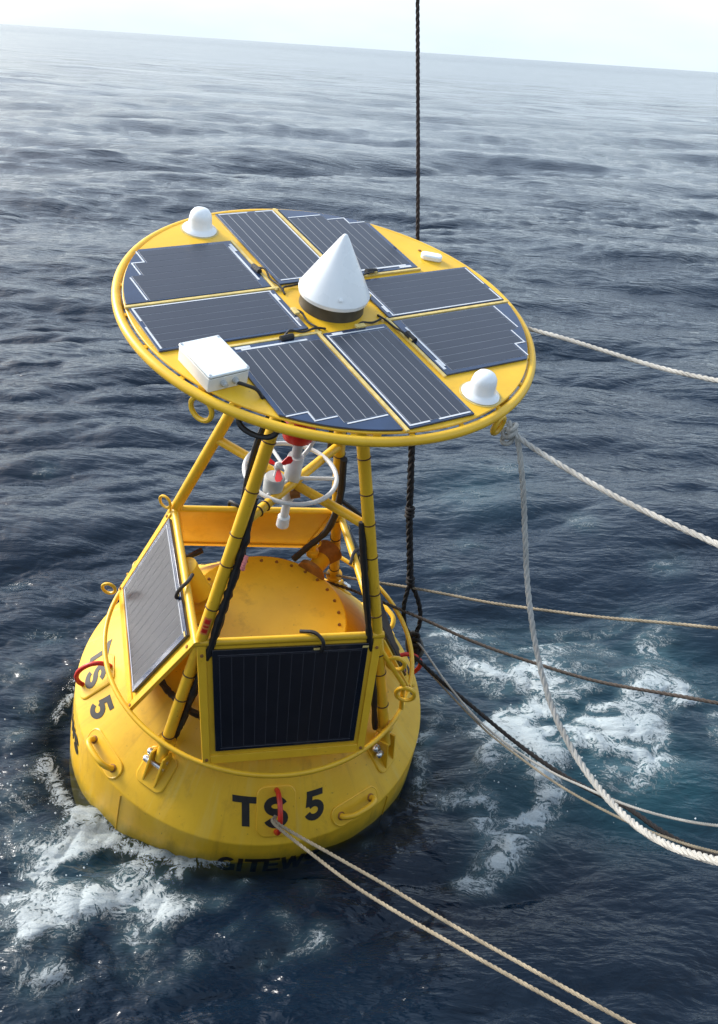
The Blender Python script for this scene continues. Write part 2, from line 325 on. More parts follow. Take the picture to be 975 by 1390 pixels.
def make_sea():
    ox, oy, hc = 0.75237, -5.94086, 4.863
    # rings: fine where the view looks, geometric towards the horizon
    dep = np.radians(np.linspace(57, 0.45, 960))
    rr = np.concatenate([np.linspace(0.4, 3.0, 10), hc / np.tan(dep), np.geomspace(hc / math.tan(math.radians(0.45)) * 1.05, 60000, 70)])
    fine = np.linspace(-36, 36, 1080)
    coarse = np.linspace(36, 324, 146)[1:-1]
    az = np.radians(np.concatenate([fine, coarse]))
    nr, na = len(rr), len(az)
    A, RR = np.meshgrid(az, rr)
    x = ox + RR * np.sin(A); y = oy + RR * np.cos(A)
    daz = np.where(np.abs(np.degrees(A)) <= 36, np.radians(72 / 1079), R(2.0))
    drr = np.gradient(rr)[:, None] * np.ones_like(A)
    step = np.maximum(RR * daz, np.minimum(drr, RR * 0.05))
    patches = [  # patch, rotation of its tiling, shortest wavelength
        (wave_patch(256, 131.0, 5.5, 26.0, SEA[0], R(96), 6, 11), R(7), 5.0),
        (wave_patch(256, 41.0, 1.9, 6.0, SEA[1], R(104), 5, 12), R(-21), 2.0),
        (wave_patch(256, 17.0, 0.7, 2.0, SEA[2], R(98), 3, 15), R(17), 0.75),
        (wave_patch(256, 6.1, 0.2, 0.75, SEA[3], R(100), 4, 13), R(33), 0.26),
        (wave_patch(256, 2.3, 0.06, 0.21, SEA[4], R(92), 0.8, 14), R(-9), 0.08)]
    db = np.hypot(x, y)
    z = np.zeros_like(x); px = np.zeros_like(x); py = np.zeros_like(x)
    foam = np.zeros_like(x); teal = np.zeros_like(x)
    near = (RR < 30)
    for fx, fy, fr, fw in FOAM:
        d2 = ((x[near] - fx) ** 2 + (y[near] - fy) ** 2) / (fr * 0.95) ** 2
        foam[near] = np.maximum(foam[near], 0) + 0 ; foam[near] = 1 - (1 - foam[near]) * (1 - fw * np.exp(-d2))
    for fx, fy, fr, fw in TEAL:
        d2 = ((x[near] - fx) ** 2 + (y[near] - fy) ** 2) / fr ** 2
        teal[near] = 1 - (1 - teal[near]) * (1 - fw * np.exp(-d2))
    # break the foam up
    f1, _, _ = sample(patches[2][0], x * 1.7, y * 1.7, R(50)); f2, _, _ = sample(patches[2][0], x * 4.3 + 2, y * 4.3, R(10))
    foam = np.clip(foam * np.clip(0.86 + 0.42 * f1 / SEA[2] + 0.26 * f2 / SEA[2], 0.0, 1.25), 0, 1)
    # broken foam clinging round the hull
    an = np.arctan2(y - 0.02, x + 0.13)
    ring = np.exp(-((np.hypot(x + 0.13, y - 0.02) - 1.33) / 0.07) ** 2) * (0.62 + 0.25 * np.sin(3 * an + 1) + 0.2 * np.sin(7 * an))
    foam = np.clip(foam + np.clip(ring, 0, 1), 0, 1)
    for n, (pt, rot, lmin) in enumerate(patches):
        h, dx, dy = sample(pt, x * (1.0, 0.66, 0.64, 0.62, 0.8)[n], y, rot)     # crests run long across the wind
        w = 1 - smooth(step, lmin * (1.1, 1.1, 1.0, 0.8, 0.5)[n], lmin * (3.0, 2.8, 2.6, 2.0, 1.3)[n])
        if n == 0: w = w * (0.12 + 0.88 * smooth(db, 1.3, 7.0))
        if n == 1: w = w * (0.3 + 0.7 * smooth(db, 1.2, 3.5))
        if n == 2: w = w * (0.5 + 0.5 * smooth(db, 1.2, 2.5))
        if n >= 2:
            # ripples come in patches, and churned water is rougher
            g, _, _ = sample(patches[1][0], x * 0.31 + 5, y * 0.31, R(40))
            g = np.clip(1 + 0.3 * g / SEA[1], 0.6, 1.6)
            w = w * (g + 0.6 * foam)
        z += h * w; ch = 0.9 if n == 0 else 1.2
        px += dx * w * ch; py += dy * w * ch
    # churned, foaming water stands up in small lumps
    h, _, _ = sample(patches[3][0], x + 3.1, y - 1.7, R(70))
    z += foam * (0.02 + 1.2 * np.abs(h) * (db > 1.2))
    x = x + px; y = y + py
    verts = np.stack([x, y, z], -1).reshape(-1, 3)
    cv = np.array([[ox, oy, 0.0]]); verts = np.concatenate([verts, cv])
    i = np.arange(nr - 1)[:, None] * na; j = np.arange(na)[None, :]; j2 = (j + 1) % na
    q = np.stack([i + j, i + na + j, i + na + j2, i + j2], -1).reshape(-1, 4)
    c0 = len(verts) - 1
    tri = np.stack([np.full(na, c0), np.arange(na), (np.arange(na) + 1) % na], -1)
    me = bpy.data.meshes.new('sea')
    me.vertices.add(len(verts)); me.vertices.foreach_set('co', verts.astype(np.float32).ravel())
    nl = q.size + tri.size
    me.loops.add(nl); me.loops.foreach_set('vertex_index', np.concatenate([q.ravel(), tri.ravel()]).astype(np.int32))
    npoly = len(q) + len(tri)
    me.polygons.add(npoly)
    st = np.concatenate([np.arange(len(q)) * 4, q.size + np.arange(len(tri)) * 3]).astype(np.int32)
    me.polygons.foreach_set('loop_start', st)
    me.polygons.foreach_set('use_smooth', np.ones(npoly, dtype=bool))
    me.update(calc_edges=True)
    # clear rim of water over the sunk part of the hull
    dh = np.hypot(x + 0.13, (y - 0.02) * 0.97)
    clear = np.exp(-((dh - 1.30) / 0.16) ** 2)
    for nm, arr in (('foam', foam), ('teal', teal), ('clear', clear)):
        at = me.attributes.new(nm, 'FLOAT', 'POINT')
        at.data.foreach_set('value', np.append(arr.ravel(), 0).astype(np.float32))
    if me.polygons[0].normal.z < 0: me.flip_normals()
    ob = bpy.data.objects.new('sea', me); COL.objects.link(ob)
    ob['kind'] = 'structure'
    return ob

def sea_material():
    m, n, l, p = new_mat('sea_water')
    geo = n.new('ShaderNodeNewGeometry')
    fa = n.new('ShaderNodeAttribute'); fa.attribute_name = 'foam'
    ta = n.new('ShaderNodeAttribute'); ta.attribute_name = 'teal'
    def noise(scale, det, rough=0.6, dist=0.0, vec=None):
        x = n.new('ShaderNodeTexNoise'); x.inputs['Scale'].default_value = scale; x.inputs['Detail'].default_value = det
        x.inputs['Roughness'].default_value = rough; x.inputs['Distortion'].default_value = dist
        l.new(vec if vec is not None else geo.outputs['Position'], x.inputs['Vector']); return x
    def math_(op, a, b=None, c=None, clamp=False):
        x = n.new('ShaderNodeMath'); x.operation = op; x.use_clamp = clamp
        for i, q in enumerate((a, b, c)):
            if q is None: continue
            if isinstance(q, (int, float)): x.inputs[i].default_value = q
            else: l.new(q, x.inputs[i])
        return x.outputs[0]
    def mixc(f, a, b):
        x = n.new('ShaderNodeMixRGB')
        for i, q in enumerate((f, a, b)):
            if isinstance(q, tuple): x.inputs[i].default_value = (*q, 1)
            elif isinstance(q, (int, float)): x.inputs[i].default_value = q
            else: l.new(q, x.inputs[i])
        return x.outputs[0]
    # water body colour
    nb = noise(0.6, 3)
    deep = mixc(nb.outputs['Fac'], (0.0030, 0.0092, 0.0200), (0.0052, 0.0150, 0.0300))
    body = mixc(ta.outputs['Fac'], deep, (0.008, 0.047, 0.064))
    # lacy foam: ridges of warped noise, thresholded by the foam density
    wv = n.new('ShaderNodeTexNoise'); wv.inputs['Scale'].default_value = 2.6; wv.inputs['Detail'].default_value = 4
    l.new(geo.outputs['Position'], wv.inputs['Vector'])
    off = n.new('ShaderNodeVectorMath'); off.operation = 'MULTIPLY_ADD'
    l.new(wv.outputs['Color'], off.inputs[0]); off.inputs[1].default_value = (0.55, 0.55, 0.0); l.new(geo.outputs['Position'], off.inputs[2])
    n1 = noise(6.0, 8, 0.62, 0.4, off.outputs[0])
    ridge = math_('SUBTRACT', 1.0, math_('MULTIPLY', math_('ABSOLUTE', math_('SUBTRACT', n1.outputs['Fac'], 0.5)), 5.0), clamp=True)
    n2 = noise(21.0, 9, 0.7, 0.6, off.outputs[0])
    ridge2 = math_('SUBTRACT', 1.0, math_('MULTIPLY', math_('ABSOLUTE', math_('SUBTRACT', n2.outputs['Fac'], 0.5)), 6.0), clamp=True)
    n3 = noise(90.0, 4, 0.7)
    lace = math_('ADD', math_('MULTIPLY', ridge, 0.44), math_('MULTIPLY', ridge2, 0.46))
    lace = math_('ADD', lace, math_('MULTIPLY', n3.outputs['Fac'], 0.34))
    thr = math_('SUBTRACT', 1.10, math_('MULTIPLY', fa.outputs['Fac'], 0.60))
    fm = n.new('ShaderNodeMapRange'); fm.interpolation_type = 'SMOOTHSTEP'
    l.new(math_('SUBTRACT', lace, thr), fm.inputs['Value'])
    fm.inputs['From Min'].default_value = -0.05; fm.inputs['From Max'].default_value = 0.17
    fmask = math_('MULTIPLY', fm.outputs[0], math_('MULTIPLY', fa.outputs['Fac'], 3.0, clamp=True), clamp=True)
    fmask = math_('MULTIPLY', fmask, math_('ADD', 0.36, math_('MULTIPLY', n3.outputs['Fac'], 0.55)))
    milk = math_('MULTIPLY', math_('MULTIPLY', fa.outputs['Fac'], n1.outputs['Fac']), 0.8, clamp=True)
    body = mixc(milk, body, (0.13, 0.24, 0.27))
    col = mixc(fmask, body, (0.52, 0.57, 0.59))
    l.new(col, p.inputs['Base Color'])
    p.inputs['IOR'].default_value = 1.333
    # ripples finer than the mesh, in gusty patches
    mp = n.new('ShaderNodeMapping'); mp.inputs['Scale'].default_value = (0.55, 1.5, 1.0); mp.inputs['Rotation'].default_value = (0, 0, R(8))
    l.new(geo.outputs['Position'], mp.inputs['Vector'])
    r0 = noise(0.11, 5, 0.6, 0.4, mp.outputs[0])
    r1 = noise(1.3, 5, 0.55, 0.5, mp.outputs[0])
    r2 = noise(5.5, 4, 0.55, 0.5, mp.outputs[0])
    gu = noise(0.035, 3, 0.6, 0.5, mp.outputs[0])
    gm = n.new('ShaderNodeMapRange'); l.new(gu.outputs['Fac'], gm.inputs['Value'])
    gm.inputs['From Min'].default_value = 0.35; gm.inputs['From Max'].default_value = 0.65; gm.inputs['To Min'].default_value = 0.35; gm.inputs['To Max'].default_value = 1.25
    ln = n.new('ShaderNodeVectorMath'); ln.operation = 'LENGTH'; l.new(geo.outputs['Position'], ln.inputs[0])
    far = n.new('ShaderNodeMapRange'); l.new(ln.outputs['Value'], far.inputs['Value'])
    far.inputs['From Min'].default_value = 40; far.inputs['From Max'].default_value = 160
    # slopes too small to see far off act as roughness
    fr = n.new('ShaderNodeMapRange'); l.new(ln.outputs['Value'], fr.inputs['Value'])
    fr.inputs['From Min'].default_value = 30; fr.inputs['From Max'].default_value = 900; fr.inputs['To Min'].default_value = 0.07; fr.inputs['To Max'].default_value = 0.17
    l.new(math_('ADD', fr.outputs[0], math_('MULTIPLY', fmask, 0.6)), p.inputs['Roughness'])
    def crest(o): return math_('SUBTRACT', 1.0, math_('ABSOLUTE', math_('MULTIPLY_ADD', o, 2.0, -1.0)))
    hh = math_('ADD', math_('MULTIPLY', crest(r1.outputs['Fac']), 0.092), math_('MULTIPLY', crest(r2.outputs['Fac']), 0.028))
    hh = math_('MULTIPLY', hh, gm.outputs[0])
    hh = math_('ADD', hh, math_('MULTIPLY', math_('MULTIPLY', r0.outputs['Fac'], 1.5), far.outputs[0]))
    hh = math_('ADD', hh, math_('MULTIPLY', fmask, 0.015))
    bp = n.new('ShaderNodeBump'); bp.inputs['Strength'].default_value = 0.7; bp.inputs['Distance'].default_value = 1.0
    l.new(hh, bp.inputs['Height']); l.new(bp.outputs[0], p.inputs['Normal'])
    # clear water where the sunk hull shows through
    ca = n.new('ShaderNodeAttribute'); ca.attribute_name = 'clear'
    tr = n.new('ShaderNodeBsdfTransparent'); tr.inputs['Color'].default_value = (0.66, 0.74, 0.40, 1)
    ms = n.new('ShaderNodeMixShader')
    l.new(math_('MULTIPLY', math_('MULTIPLY', ca.outputs['Fac'], 0.85), math_('SUBTRACT', 1.0, fmask)), ms.inputs[0])
    out = n['Material Output']
    l.new(p.outputs[0], ms.inputs[1]); l.new(tr.outputs[0], ms.inputs[2]); l.new(ms.outputs[0], out.inputs['Surface'])
    return m

SEA = (0.125, 0.038, 0.0250, 0.0085, 0.0016)
sea = make_sea()
sea.data.materials.append(sea_material())
sea.location.z = 0.062
dw = bpy.data.meshes.new('deep_water')
dw.from_pydata([(-40, -40, -1.6), (40, -40, -1.6), (40, 40, -1.6), (-40, 40, -1.6)], [], [(0, 1, 2, 3)])
dw.materials.append(mat('deep_water', (0.002, 0.006, 0.012), 0.9))
dwo = bpy.data.objects.new('deep_water', dw); COL.objects.link(dwo); dwo['kind'] = 'structure'

# side of the ship the buoy lies beside, behind the viewpoint
HULLP = mat('ship_hull_paint', (0.035, 0.045, 0.06), 0.45, var=0.25, scale=2)
SHIPW = mat('ship_railing_paint', (0.30, 0.31, 0.31), 0.5, var=0.12, scale=2)
m_ = MB()
m_.prism([(-26, -2.5), (30, -2.5), (33, 3.75), (-26, 3.75)], lambda x, y, h: Vector((x, h, y)), -13.0, -6.75)
ship = m_.build('ship_side', HULLP, local=False, smooth=0, bevel=0.05); ship['kind'] = 'structure'
m_ = MB()
for i in range(28):
    x = -26 + i * 2.1
    m_.box((x, -6.82, 4.2), (0.025, 0, 0), (0, 0.025, 0), (0, 0, 0.45))
for z in (4.0, 4.3, 4.66): m_.box((2.0, -6.82, z), (28, 0, 0), (0, 0.02, 0), (0, 0, 0.02))
dk = m_.build('ship_railing', SHIPW, local=False, smooth=0); dk['kind'] = 'structure'

# flecks of spray over the churned water
rs = random.Random(3)
sp_ = MB()
for cx, cy, sx_, sy_, cnt in ((-1.55, -0.75, .35, .35, 90), (-1.2, -1.25, .3, .2, 50), (2.2, -0.3, .5, .35, 60), (-0.9, -1.55, .25, .15, 30)):
    for i in range(cnt):
        r_ = 0.003 + 0.006 * rs.random() ** 2
        c = Vector((rs.gauss(cx, sx_), rs.gauss(cy, sy_), 0.12 + abs(rs.gauss(0, 0.05))))
        if math.hypot(c.x + .13, c.y) < 1.36: continue
        vs = [c + Vector(q) * r_ for q in ((1, 0, 0), (-1, 0, 0), (0, 1, 0), (0, -1, 0), (0, 0, 1.3), (0, 0, -1.3))]
        sp_.add(vs, [(0, 2, 4), (2, 1, 4), (1, 3, 4), (3, 0, 4), (2, 0, 5), (1, 2, 5), (3, 1, 5), (0, 3, 5)])
spo = sp_.build('spray', mat('spray_water', (0.75, 0.8, 0.82), 0.3), local=False); spo['kind'] = 'stuff'

# ---------------------------------------------------------------- the buoy
buoy = bpy.data.objects.new('instrument_buoy', None); COL.objects.link(buoy)
RW = Matrix(((0.8175, -0.55774, 0.14362), (0.57473, 0.77394, -0.26591), (0.03715, 0.29992, 0.95324)))
ORG = Vector((0.54842, -1.01538, 3.64008))
bmw = RW.to_4x4(); bmw.translation = ORG + RW @ Vector((0, 0, ZB))
buoy.matrix_world = bmw
tag(buoy, 'yellow cone shaped ocean buoy floating upright with a round solar table on top', 'buoy')
def wpt(p): return ORG + RW @ Vector(p)          # buoy frame -> world

# hull: flared wall under a 45 degree cone
CR0, CZ0, CK = 0.52, -2.42, 1.0486
def cz(r): return CZ0 - (r - CR0) * CK
CN_R, CN_Z = 0.7237, 0.690                       # outward normal of the cone in (r, z)
def cone_pt(az, r, h=0.0):
    return pol(az, r + h * CN_R, cz(r) + h * CN_Z)
def cone_fn(az0, r0):
    def fn(x, y, h): 
        r = r0 - y * CN_Z
        return cone_pt(az0 + math.degrees(x / r), r, h)
    return fn
prof = [(0.02, -4.3), (1.0, -4.3), (1.2, -4.2), (1.275, -4.02), (1.268, -3.6), (1.243, -3.19), (1.240, -3.1766), (1.236, -3.1722)]
prof += [(r, cz(r)) for r in (1.225, 1.0, 0.8, 0.62, 0.54)] + [(0.53, -2.43), (0.50, -2.425), (0.02, -2.425)]
hull = MB().lathe(prof, 160).build('hull', YH, buoy, smooth=30)
# weld seams on the hull wall
for az in (-160, -70, 20, 110):
    MB().tube([pol(az, 1.268 + 0.001, -4.0), pol(az, 1.27, -3.6), pol(az, 1.247, -3.2)], 0.004, 6).build('weld_seam', Y, hull)
# hatch lid and bolts
lid = MB().lathe([(0.02, -2.4235), (0.535, -2.4235), (0.54, -2.418), (0.54, -2.402), (0.53, -2.396), (0.02, -2.392)], 96).build('hatch_lid', YL, buoy, smooth=30)
b0 = None
for k in range(28):
    az = k * 360 / 28 + 4
    c = pol(az, 0.487, -2.396)
    if b0 is None:
        b0 = MB().lathe([(0.013, 0.0), (0.013, 0.003), (0.009, 0.003), (0.009, 0.012), (0.003, 0.014)], 6, o=(0, 0, ZB)).build('bolt', RUST, lid)
        ob = b0
    else:
        ob = b0.copy(); COL.objects.link(ob)
    ob.location = (c.x, c.y, c.z - ZB); ob.rotation_euler.z = random.random()

def rrect(w, h, r, n=5):
    out = []
    for cx, cy, a0 in ((w / 2 - r, h / 2 - r, 0), (-w / 2 + r, h / 2 - r, 90), (-w / 2 + r, -h / 2 + r, 180), (w / 2 - r, -h / 2 + r, 270)):
        for i in range(n + 1):
            a = R(a0 + 90 * i / n); out.append((cx + r * math.cos(a), cy + r * math.sin(a)))
    return out

def pad(az, r, w, h, rad, rot=0.0, thick=0.012):
    """doubler plate welded on the cone, bead round its edge"""
    fn = cone_fn(az, r); c, s = math.cos(rot), math.sin(rot)
    ol = rrect(w, h, rad, 6); ol = [(c * x - s * y, s * x + c * y) for x, y in ol]
    m = MB(); n = len(ol); vs = []
    for f in (1.0, 0.66, 0.33):
        vs += [fn(x * f, y * f, thick) for x, y in ol]
    vs.append(fn(0, 0, thick)); vs += [fn(x, y, -0.004) for x, y in ol]
    fs = []
    for a in (0, 1):
        for i in range(n):
            j = (i + 1) % n; fs.append((a * n + i, a * n + j, (a + 1) * n + j, (a + 1) * n + i))
    fs += [(2 * n + i, 2 * n + (i + 1) % n, 3 * n) for i in range(n)]
    o2 = 3 * n + 1
    fs += [(i, o2 + i, o2 + (i + 1) % n, (i + 1) % n) for i in range(n)]
    m.add(vs, fs)
    m.tube([fn(x * 1.015, y * 1.015, 0.004) for x, y in ol], 0.0075, 6, closed=True)
    return m

AZL = (-154, 116, 26, -64)                       # legs
AZP = (-109, 161, 71, -19)                       # faces between them

# lettering
def glyph_polys(ch):
    if ch == 'T': return [[(-.04, 1), (-.04, .79), (.27, .79), (.27, 0), (.53, 0), (.53, .79), (.84, .79), (.84, 1)]]
    if ch == 'I': return [[(0, 0), (.22, 0), (.22, 1), (0, 1)]]
    if ch == 'E': return [[(0, 0), (.7, 0), (.7, .18), (.22, .18), (.22, .42), (.65, .42), (.65, .6), (.22, .6), (.22, .82), (.69, .82), (.69, 1), (0, 1)]]
    if ch == 'W': return [[(0, 1), (.24, 0), (.46, 0), (.57, .62), (.68, 0), (.9, 0), (1.14, 1), (.92, 1), (.79, .36), (.68, 1), (.46, 1), (.35, .36), (.22, 1)]]
def stroke(pts, w):
    """closed outline round an open centre line"""
    P = [Vector((x, y)) for x, y in pts]; L, Rr = [], []
    for i, q in enumerate(P):
        a = P[max(0, i - 1)]; b = P[min(len(P) - 1, i + 1)]
        t = (b - a).normalized(); nrm = Vector((-t.y, t.x))
        L.append(tuple(q + nrm * w / 2)); Rr.append(tuple(q - nrm * w / 2))
    return L, Rr
def arc(cx, cy, rx, ry, a0, a1, n=10):
    return [(cx + rx * math.cos(R(a0 + (a1 - a0) * i / n)), cy + ry * math.sin(R(a0 + (a1 - a0) * i / n))) for i in range(n + 1)]
CURVES = {
    'S': arc(.38, .70, .28, .21, 15, 270, 14)[:-1] + arc(.38, .29, .30, .205, 90, -165, 14),
    '5': None,
    'G': arc(.42, .5, .31, .41, 48, 330, 22),
}
def letter(m, ch, x0, y0, size, fn, h0, h1):
    def poly(pl):
        # triangulated in strips so the surface follows the curved plate
        m.prism([(x0 + x * size, y0 + y * size) for x, y in pl], fn, h0, h1)
    def ribbon(pts, w):
        L, Q = stroke(pts, w); n = len(L)
        vs = [fn(x0 + x * size, y0 + y * size, h1) for x, y in L] + [fn(x0 + x * size, y0 + y * size, h1) for x, y in Q]
        vs += [fn(x0 + x * size, y0 + y * size, h0) for x, y in L] + [fn(x0 + x * size, y0 + y * size, h0) for x, y in Q]
        fs = []
        for i in range(n - 1):
            fs += [(i, i + 1, n + i + 1, n + i), (i, 2 * n + i, 2 * n + i + 1, i + 1), (n + i, n + i + 1, 3 * n + i + 1, 3 * n + i)]
        m.add(vs, fs)
    lin = lambda a, b, n=8: [(a[0] + (b[0] - a[0]) * i / n, a[1] + (b[1] - a[1]) * i / n) for i in range(n + 1)]
    if ch == 'T':
        ribbon(lin((-.05, .89), (.85, .89)), .22); ribbon(lin((.40, 0), (.40, .781)), .26)
    elif ch == 'E':
        ribbon(lin((.11, 0), (.11, 1)), .22)
        for y_, x_ in ((.09, .7), (.51, .65), (.91, .69)): ribbon(lin((.222, y_), (x_, y_)), .18)
    elif ch == 'W':
        for a_, b_ in (((.11, 1), (.34, 0)), ((.36, .02), (.57, .98)), ((.58, .98), (.79, .02)), ((.81, 0), (1.04, 1))): ribbon(lin(a_, b_), .2)
    elif ch == 'I': poly(glyph_polys(ch)[0])
    elif ch == 'S': ribbon(CURVES['S'], .25)
    elif ch == 'G':
        ribbon(CURVES['G'], .22); poly([(.44, .36), (.80, .36), (.80, .53), (.44, .53)]); poly([(.60, .06), (.80, .06), (.80, .37), (.60, .37)])
    elif ch == '5':
        ribbon(lin((.12, .895), (.72, .895)), .21); poly([(.08, .46), (.30, .49), (.335, .792), (.12, .792)])
        ribbon(arc(.385, .325, .265, .235, 138, -160, 16), .225)

def cone_letters(az, text):
    m = MB(); fn = cone_fn(az, 1.100)
    for ch, x in text: letter(m, ch, x, -0.078, 0.157, fn, 0.0128, 0.0142)
    return m
wall_r = lambda z: 1.246 + (-3.2 - z) * 0.055
def wall_fn(az, z0):
    return lambda x, y, h: pol(az + math.degrees(x / 1.26), wall_r(z0 + y) + h, z0 + y)

def handle(az):
    h_ = pad(az, 1.19, 0.37, 0.125, 0.06, thick=0.009).build('handle', Y, buoy)
    fn = cone_fn(az, 1.19)
    pts = [fn(-0.125, 0, 0.0), fn(-0.122, 0, 0.045), fn(-0.09, 0, 0.085), fn(-0.04, 0, 0.098), fn(0.04, 0, 0.098), fn(0.09, 0, 0.085), fn(0.122, 0, 0.045), fn(0.125, 0, 0.0)]
    MB().tube(catmull(pts, 5), 0.019, 10).build('grip', Y, h_)
    for x in (-0.125, 0.125): MB().torus(fn(x, 0, 0.012), 0.022, 0.006, fn(.1, 0, 0) - fn(0, 0, 0), fn(0, .1, 0) - fn(0, 0, 0), 14, 6).build('weld_ring', RUST, h_)

for k, az in enumerate(AZP):
    p_ = pad(az - 1.6, 1.098, 0.235, 0.30, 0.055).build('lifting_pad', Y, buoy)
    fn = cone_fn(az - 1.6, 1.094)
    pts = [fn(0, 0.13, 0.0), fn(0, 0.127, 0.05), fn(0, 0.10, 0.10), fn(0, 0.04, 0.135), fn(0, -0.04, 0.135), fn(0, -0.10, 0.10), fn(0, -0.127, 0.05), fn(0, -0.13, 0.0)]
    MB().tube(catmull(pts, 5), 0.0165, 10).build('lifting_ring', RED, p_)
    # TS 5 straddles the pad: T on the cone, S on the pad, 5 on the cone
    fc = cone_fn(az, 1.100)
    for ch, x, h in (('T', -0.298, 0.0006), ('5', 0.150, 0.0006), ('S', -0.105, 0.0124)):
        lt = MB(); letter(lt, ch, x, -0.092, 0.185, fc, h, h + 0.0022)
        tag(lt.build('letter', LETTER, hull, smooth=0, fix=False), 'black letter %s of the name TS 5' % ch)
    fw = wall_fn(az, -3.470)
    for ch, x in (('G', -0.385), ('I', -0.255), ('T', -0.205), ('E', -0.085), ('W', 0.02), ('S', 0.185)):
        lt = MB(); letter(lt, ch, x, 0, 0.145, fw, 0.0012, 0.0030)
        tag(lt.build('letter', LETTER, hull, smooth=0, fix=False), 'black letter %s along the waterline' % ch)
    handle(az + 26)

# legs: r at a height z, read along each leg
LEG = {-154: (0.379, -0.647, 0.2926), -64: (0.369, -0.720, 0.320), 116: (0.552, -1.093, 0.335), 26: (0.493, -1.219, 0.289)}
def leg_r(az, z):
    r0, z0, s = LEG[az]; return r0 + s * (z0 - z)
def leg_pt(az, z, dr=0.0, dt=0.0):
    a = R(az); p = pol(az, leg_r(az, z) + dr, z)
    return p + dt * Vector((-math.sin(a), math.cos(a), 0))
for az in AZL:
    zf = -2.90
    lg = MB().tube([leg_pt(az, -0.05), leg_pt(az, -1.2), leg_pt(az, -2.0), leg_pt(az, zf)], 0.037, 18).build('leg', YL, buoy)
    # foot: lug plates, pin and nuts on a welded pad
    pd = pad(az, 1.063, 0.205, 0.235, 0.045).build('foot_pad', Y, buoy)
    a = R(az); er = Vector((math.cos(a), math.sin(a), 0)); et = Vector((-math.sin(a), math.cos(a), 0))
    rf = leg_r(az, zf)
    for s in (-1, 1):
        m = MB()
        def fp(x, y, h, s=s): return pol(az, 0, 0) + er * x + Vector((0, 0, y)) + et * (s * 0.046 + h)
        poly = [(1.15, cz(1.15) - .004), (0.985, cz(0.985) - .004), (rf - 0.045, zf + 0.06), (rf + 0.035, zf + 0.07)]
        m.prism(poly, fp, -0.007, 0.007).build('lug_plate', YL, pd, bevel=0.002)
    ns = {-154: -1, -64: 1, 116: 1, 26: -1}[az]
    for q_ in (0, 1):
        pc = pol(az, 1.035 + 0.036 * q_, cz(1.035) + 0.062 - 0.036 * q_)
        bo = MB().cyl(pc - et * 0.058, pc + et * 0.058, 0.013, 10)
        for ns_ in ((ns,) if az == -154 else (-1, 1)): bo.lathe([(0.004, 0.0), (0.027, 0.0), (0.027, 0.006), (0.020, 0.007), (0.023, 0.010), (0.023, 0.032), (0.020, 0.042), (0.010, 0.050), (0.003, 0.052)], 16, o=pc + et * ns_ * 0.054, ax=et * ns_)
        bo.build('bolt', STEEL, pd, smooth=35)
    MB().lathe([(0.058, 0), (0.062, 0.004), (0.062, 0.02), (0.058, 0.024)], 24, o=leg_pt(az, zf + 0.14), ax=leg_pt(az, zf + .2) - leg_pt(az, zf + .1)).build('collar', YL, lg)
    # cable ties round the leg
    dirv = (leg_pt(az, -1.0) - leg_pt(az, -2.0)).normalized(); u = dirv.cross(et).normalized()
    z = -0.32 if az != 116 else -9
    while z > -2.72:
        MB().torus(leg_pt(az, z), 0.0385, 0.0042, et, u, 20, 6).build('cable_tie', BROWN, lg)
        z -= random.uniform(0.15, 0.3)

def cable(pts, r, lump=0.0, n=8, m=BLACK, name='cable', parent=None, seg=8):
    q = catmull(pts, n)
    rs = [r * (1 + lump * random.uniform(-1, 1)) for _ in q]
    return MB().tube(q, rs, seg).build(name, m, parent if parent is not None else buoy)

# cable bundles tied along the legs
cable([leg_pt(-154, -0.06, 0.0, 0.066), leg_pt(-154, -0.6, 0.0, -0.055), leg_pt(-154, -1.0, -0.02, -0.052), leg_pt(-154, -1.25, -0.05, 0.0)], 0.017, 0.06)
cable([leg_pt(-154, -1.05, -0.055, 0.0), leg_pt(-154, -1.35, -0.03, 0.05), leg_pt(-154, -1.7, -0.02, 0.062), leg_pt(-154, -2.1, -0.02, 0.066), leg_pt(-154, -2.35, -0.03, 0.05), leg_pt(-154, -2.6, -0.055, 0.03), leg_pt(-154, -2.82, -0.07, 0.0)], 0.025, 0.22, n=12)
cable([leg_pt(-64, -1.2, -0.03, -0.03), leg_pt(-64, -1.45, -0.02, -0.055), leg_pt(-64, -1.9, -0.02, -0.06), leg_pt(-64, -2.3, -0.02, -0.058), leg_pt(-64, -2.75, -0.04, -0.05)], 0.021, 0.16, n=10)
cable([leg_pt(26, -0.06, 0, 0.05), leg_pt(26, -0.5, 0, 0.062), leg_pt(26, -1.0, 0.02, 0.062), leg_pt(26, -1.35, 0.0, 0.06)], 0.032, 0.1)
cable([leg_pt(26, -1.3, -0.02, -0.05), leg_pt(26, -1.7, -0.05, -0.05), leg_pt(26, -2.0, -0.14, -0.02), pol(34, 0.53, -2.2), pol(42, 0.50, -2.33)], 0.024, 0.1)
cable([leg_pt(26, -1.72, -0.04, -0.05), leg_pt(26, -1.80, 0.0, -0.16), leg_pt(26, -1.9, 0.02, -0.24), leg_pt(26, -2.2, 0.02, -0.27)], 0.016, 0.1)
for az_, s in ((-154, 1), (-154, -1), (-64, 1), (116, -1)):
    cable([leg_pt(az_, -2.55, -0.08, 0.02 * s), leg_pt(az_, -2.62, -0.16, 0.10 * s), leg_pt(az_, -2.64, -0.20, 0.22 * s), leg_pt(az_, -2.62, -0.24, 0.34 * s)], 0.022, 0.15)
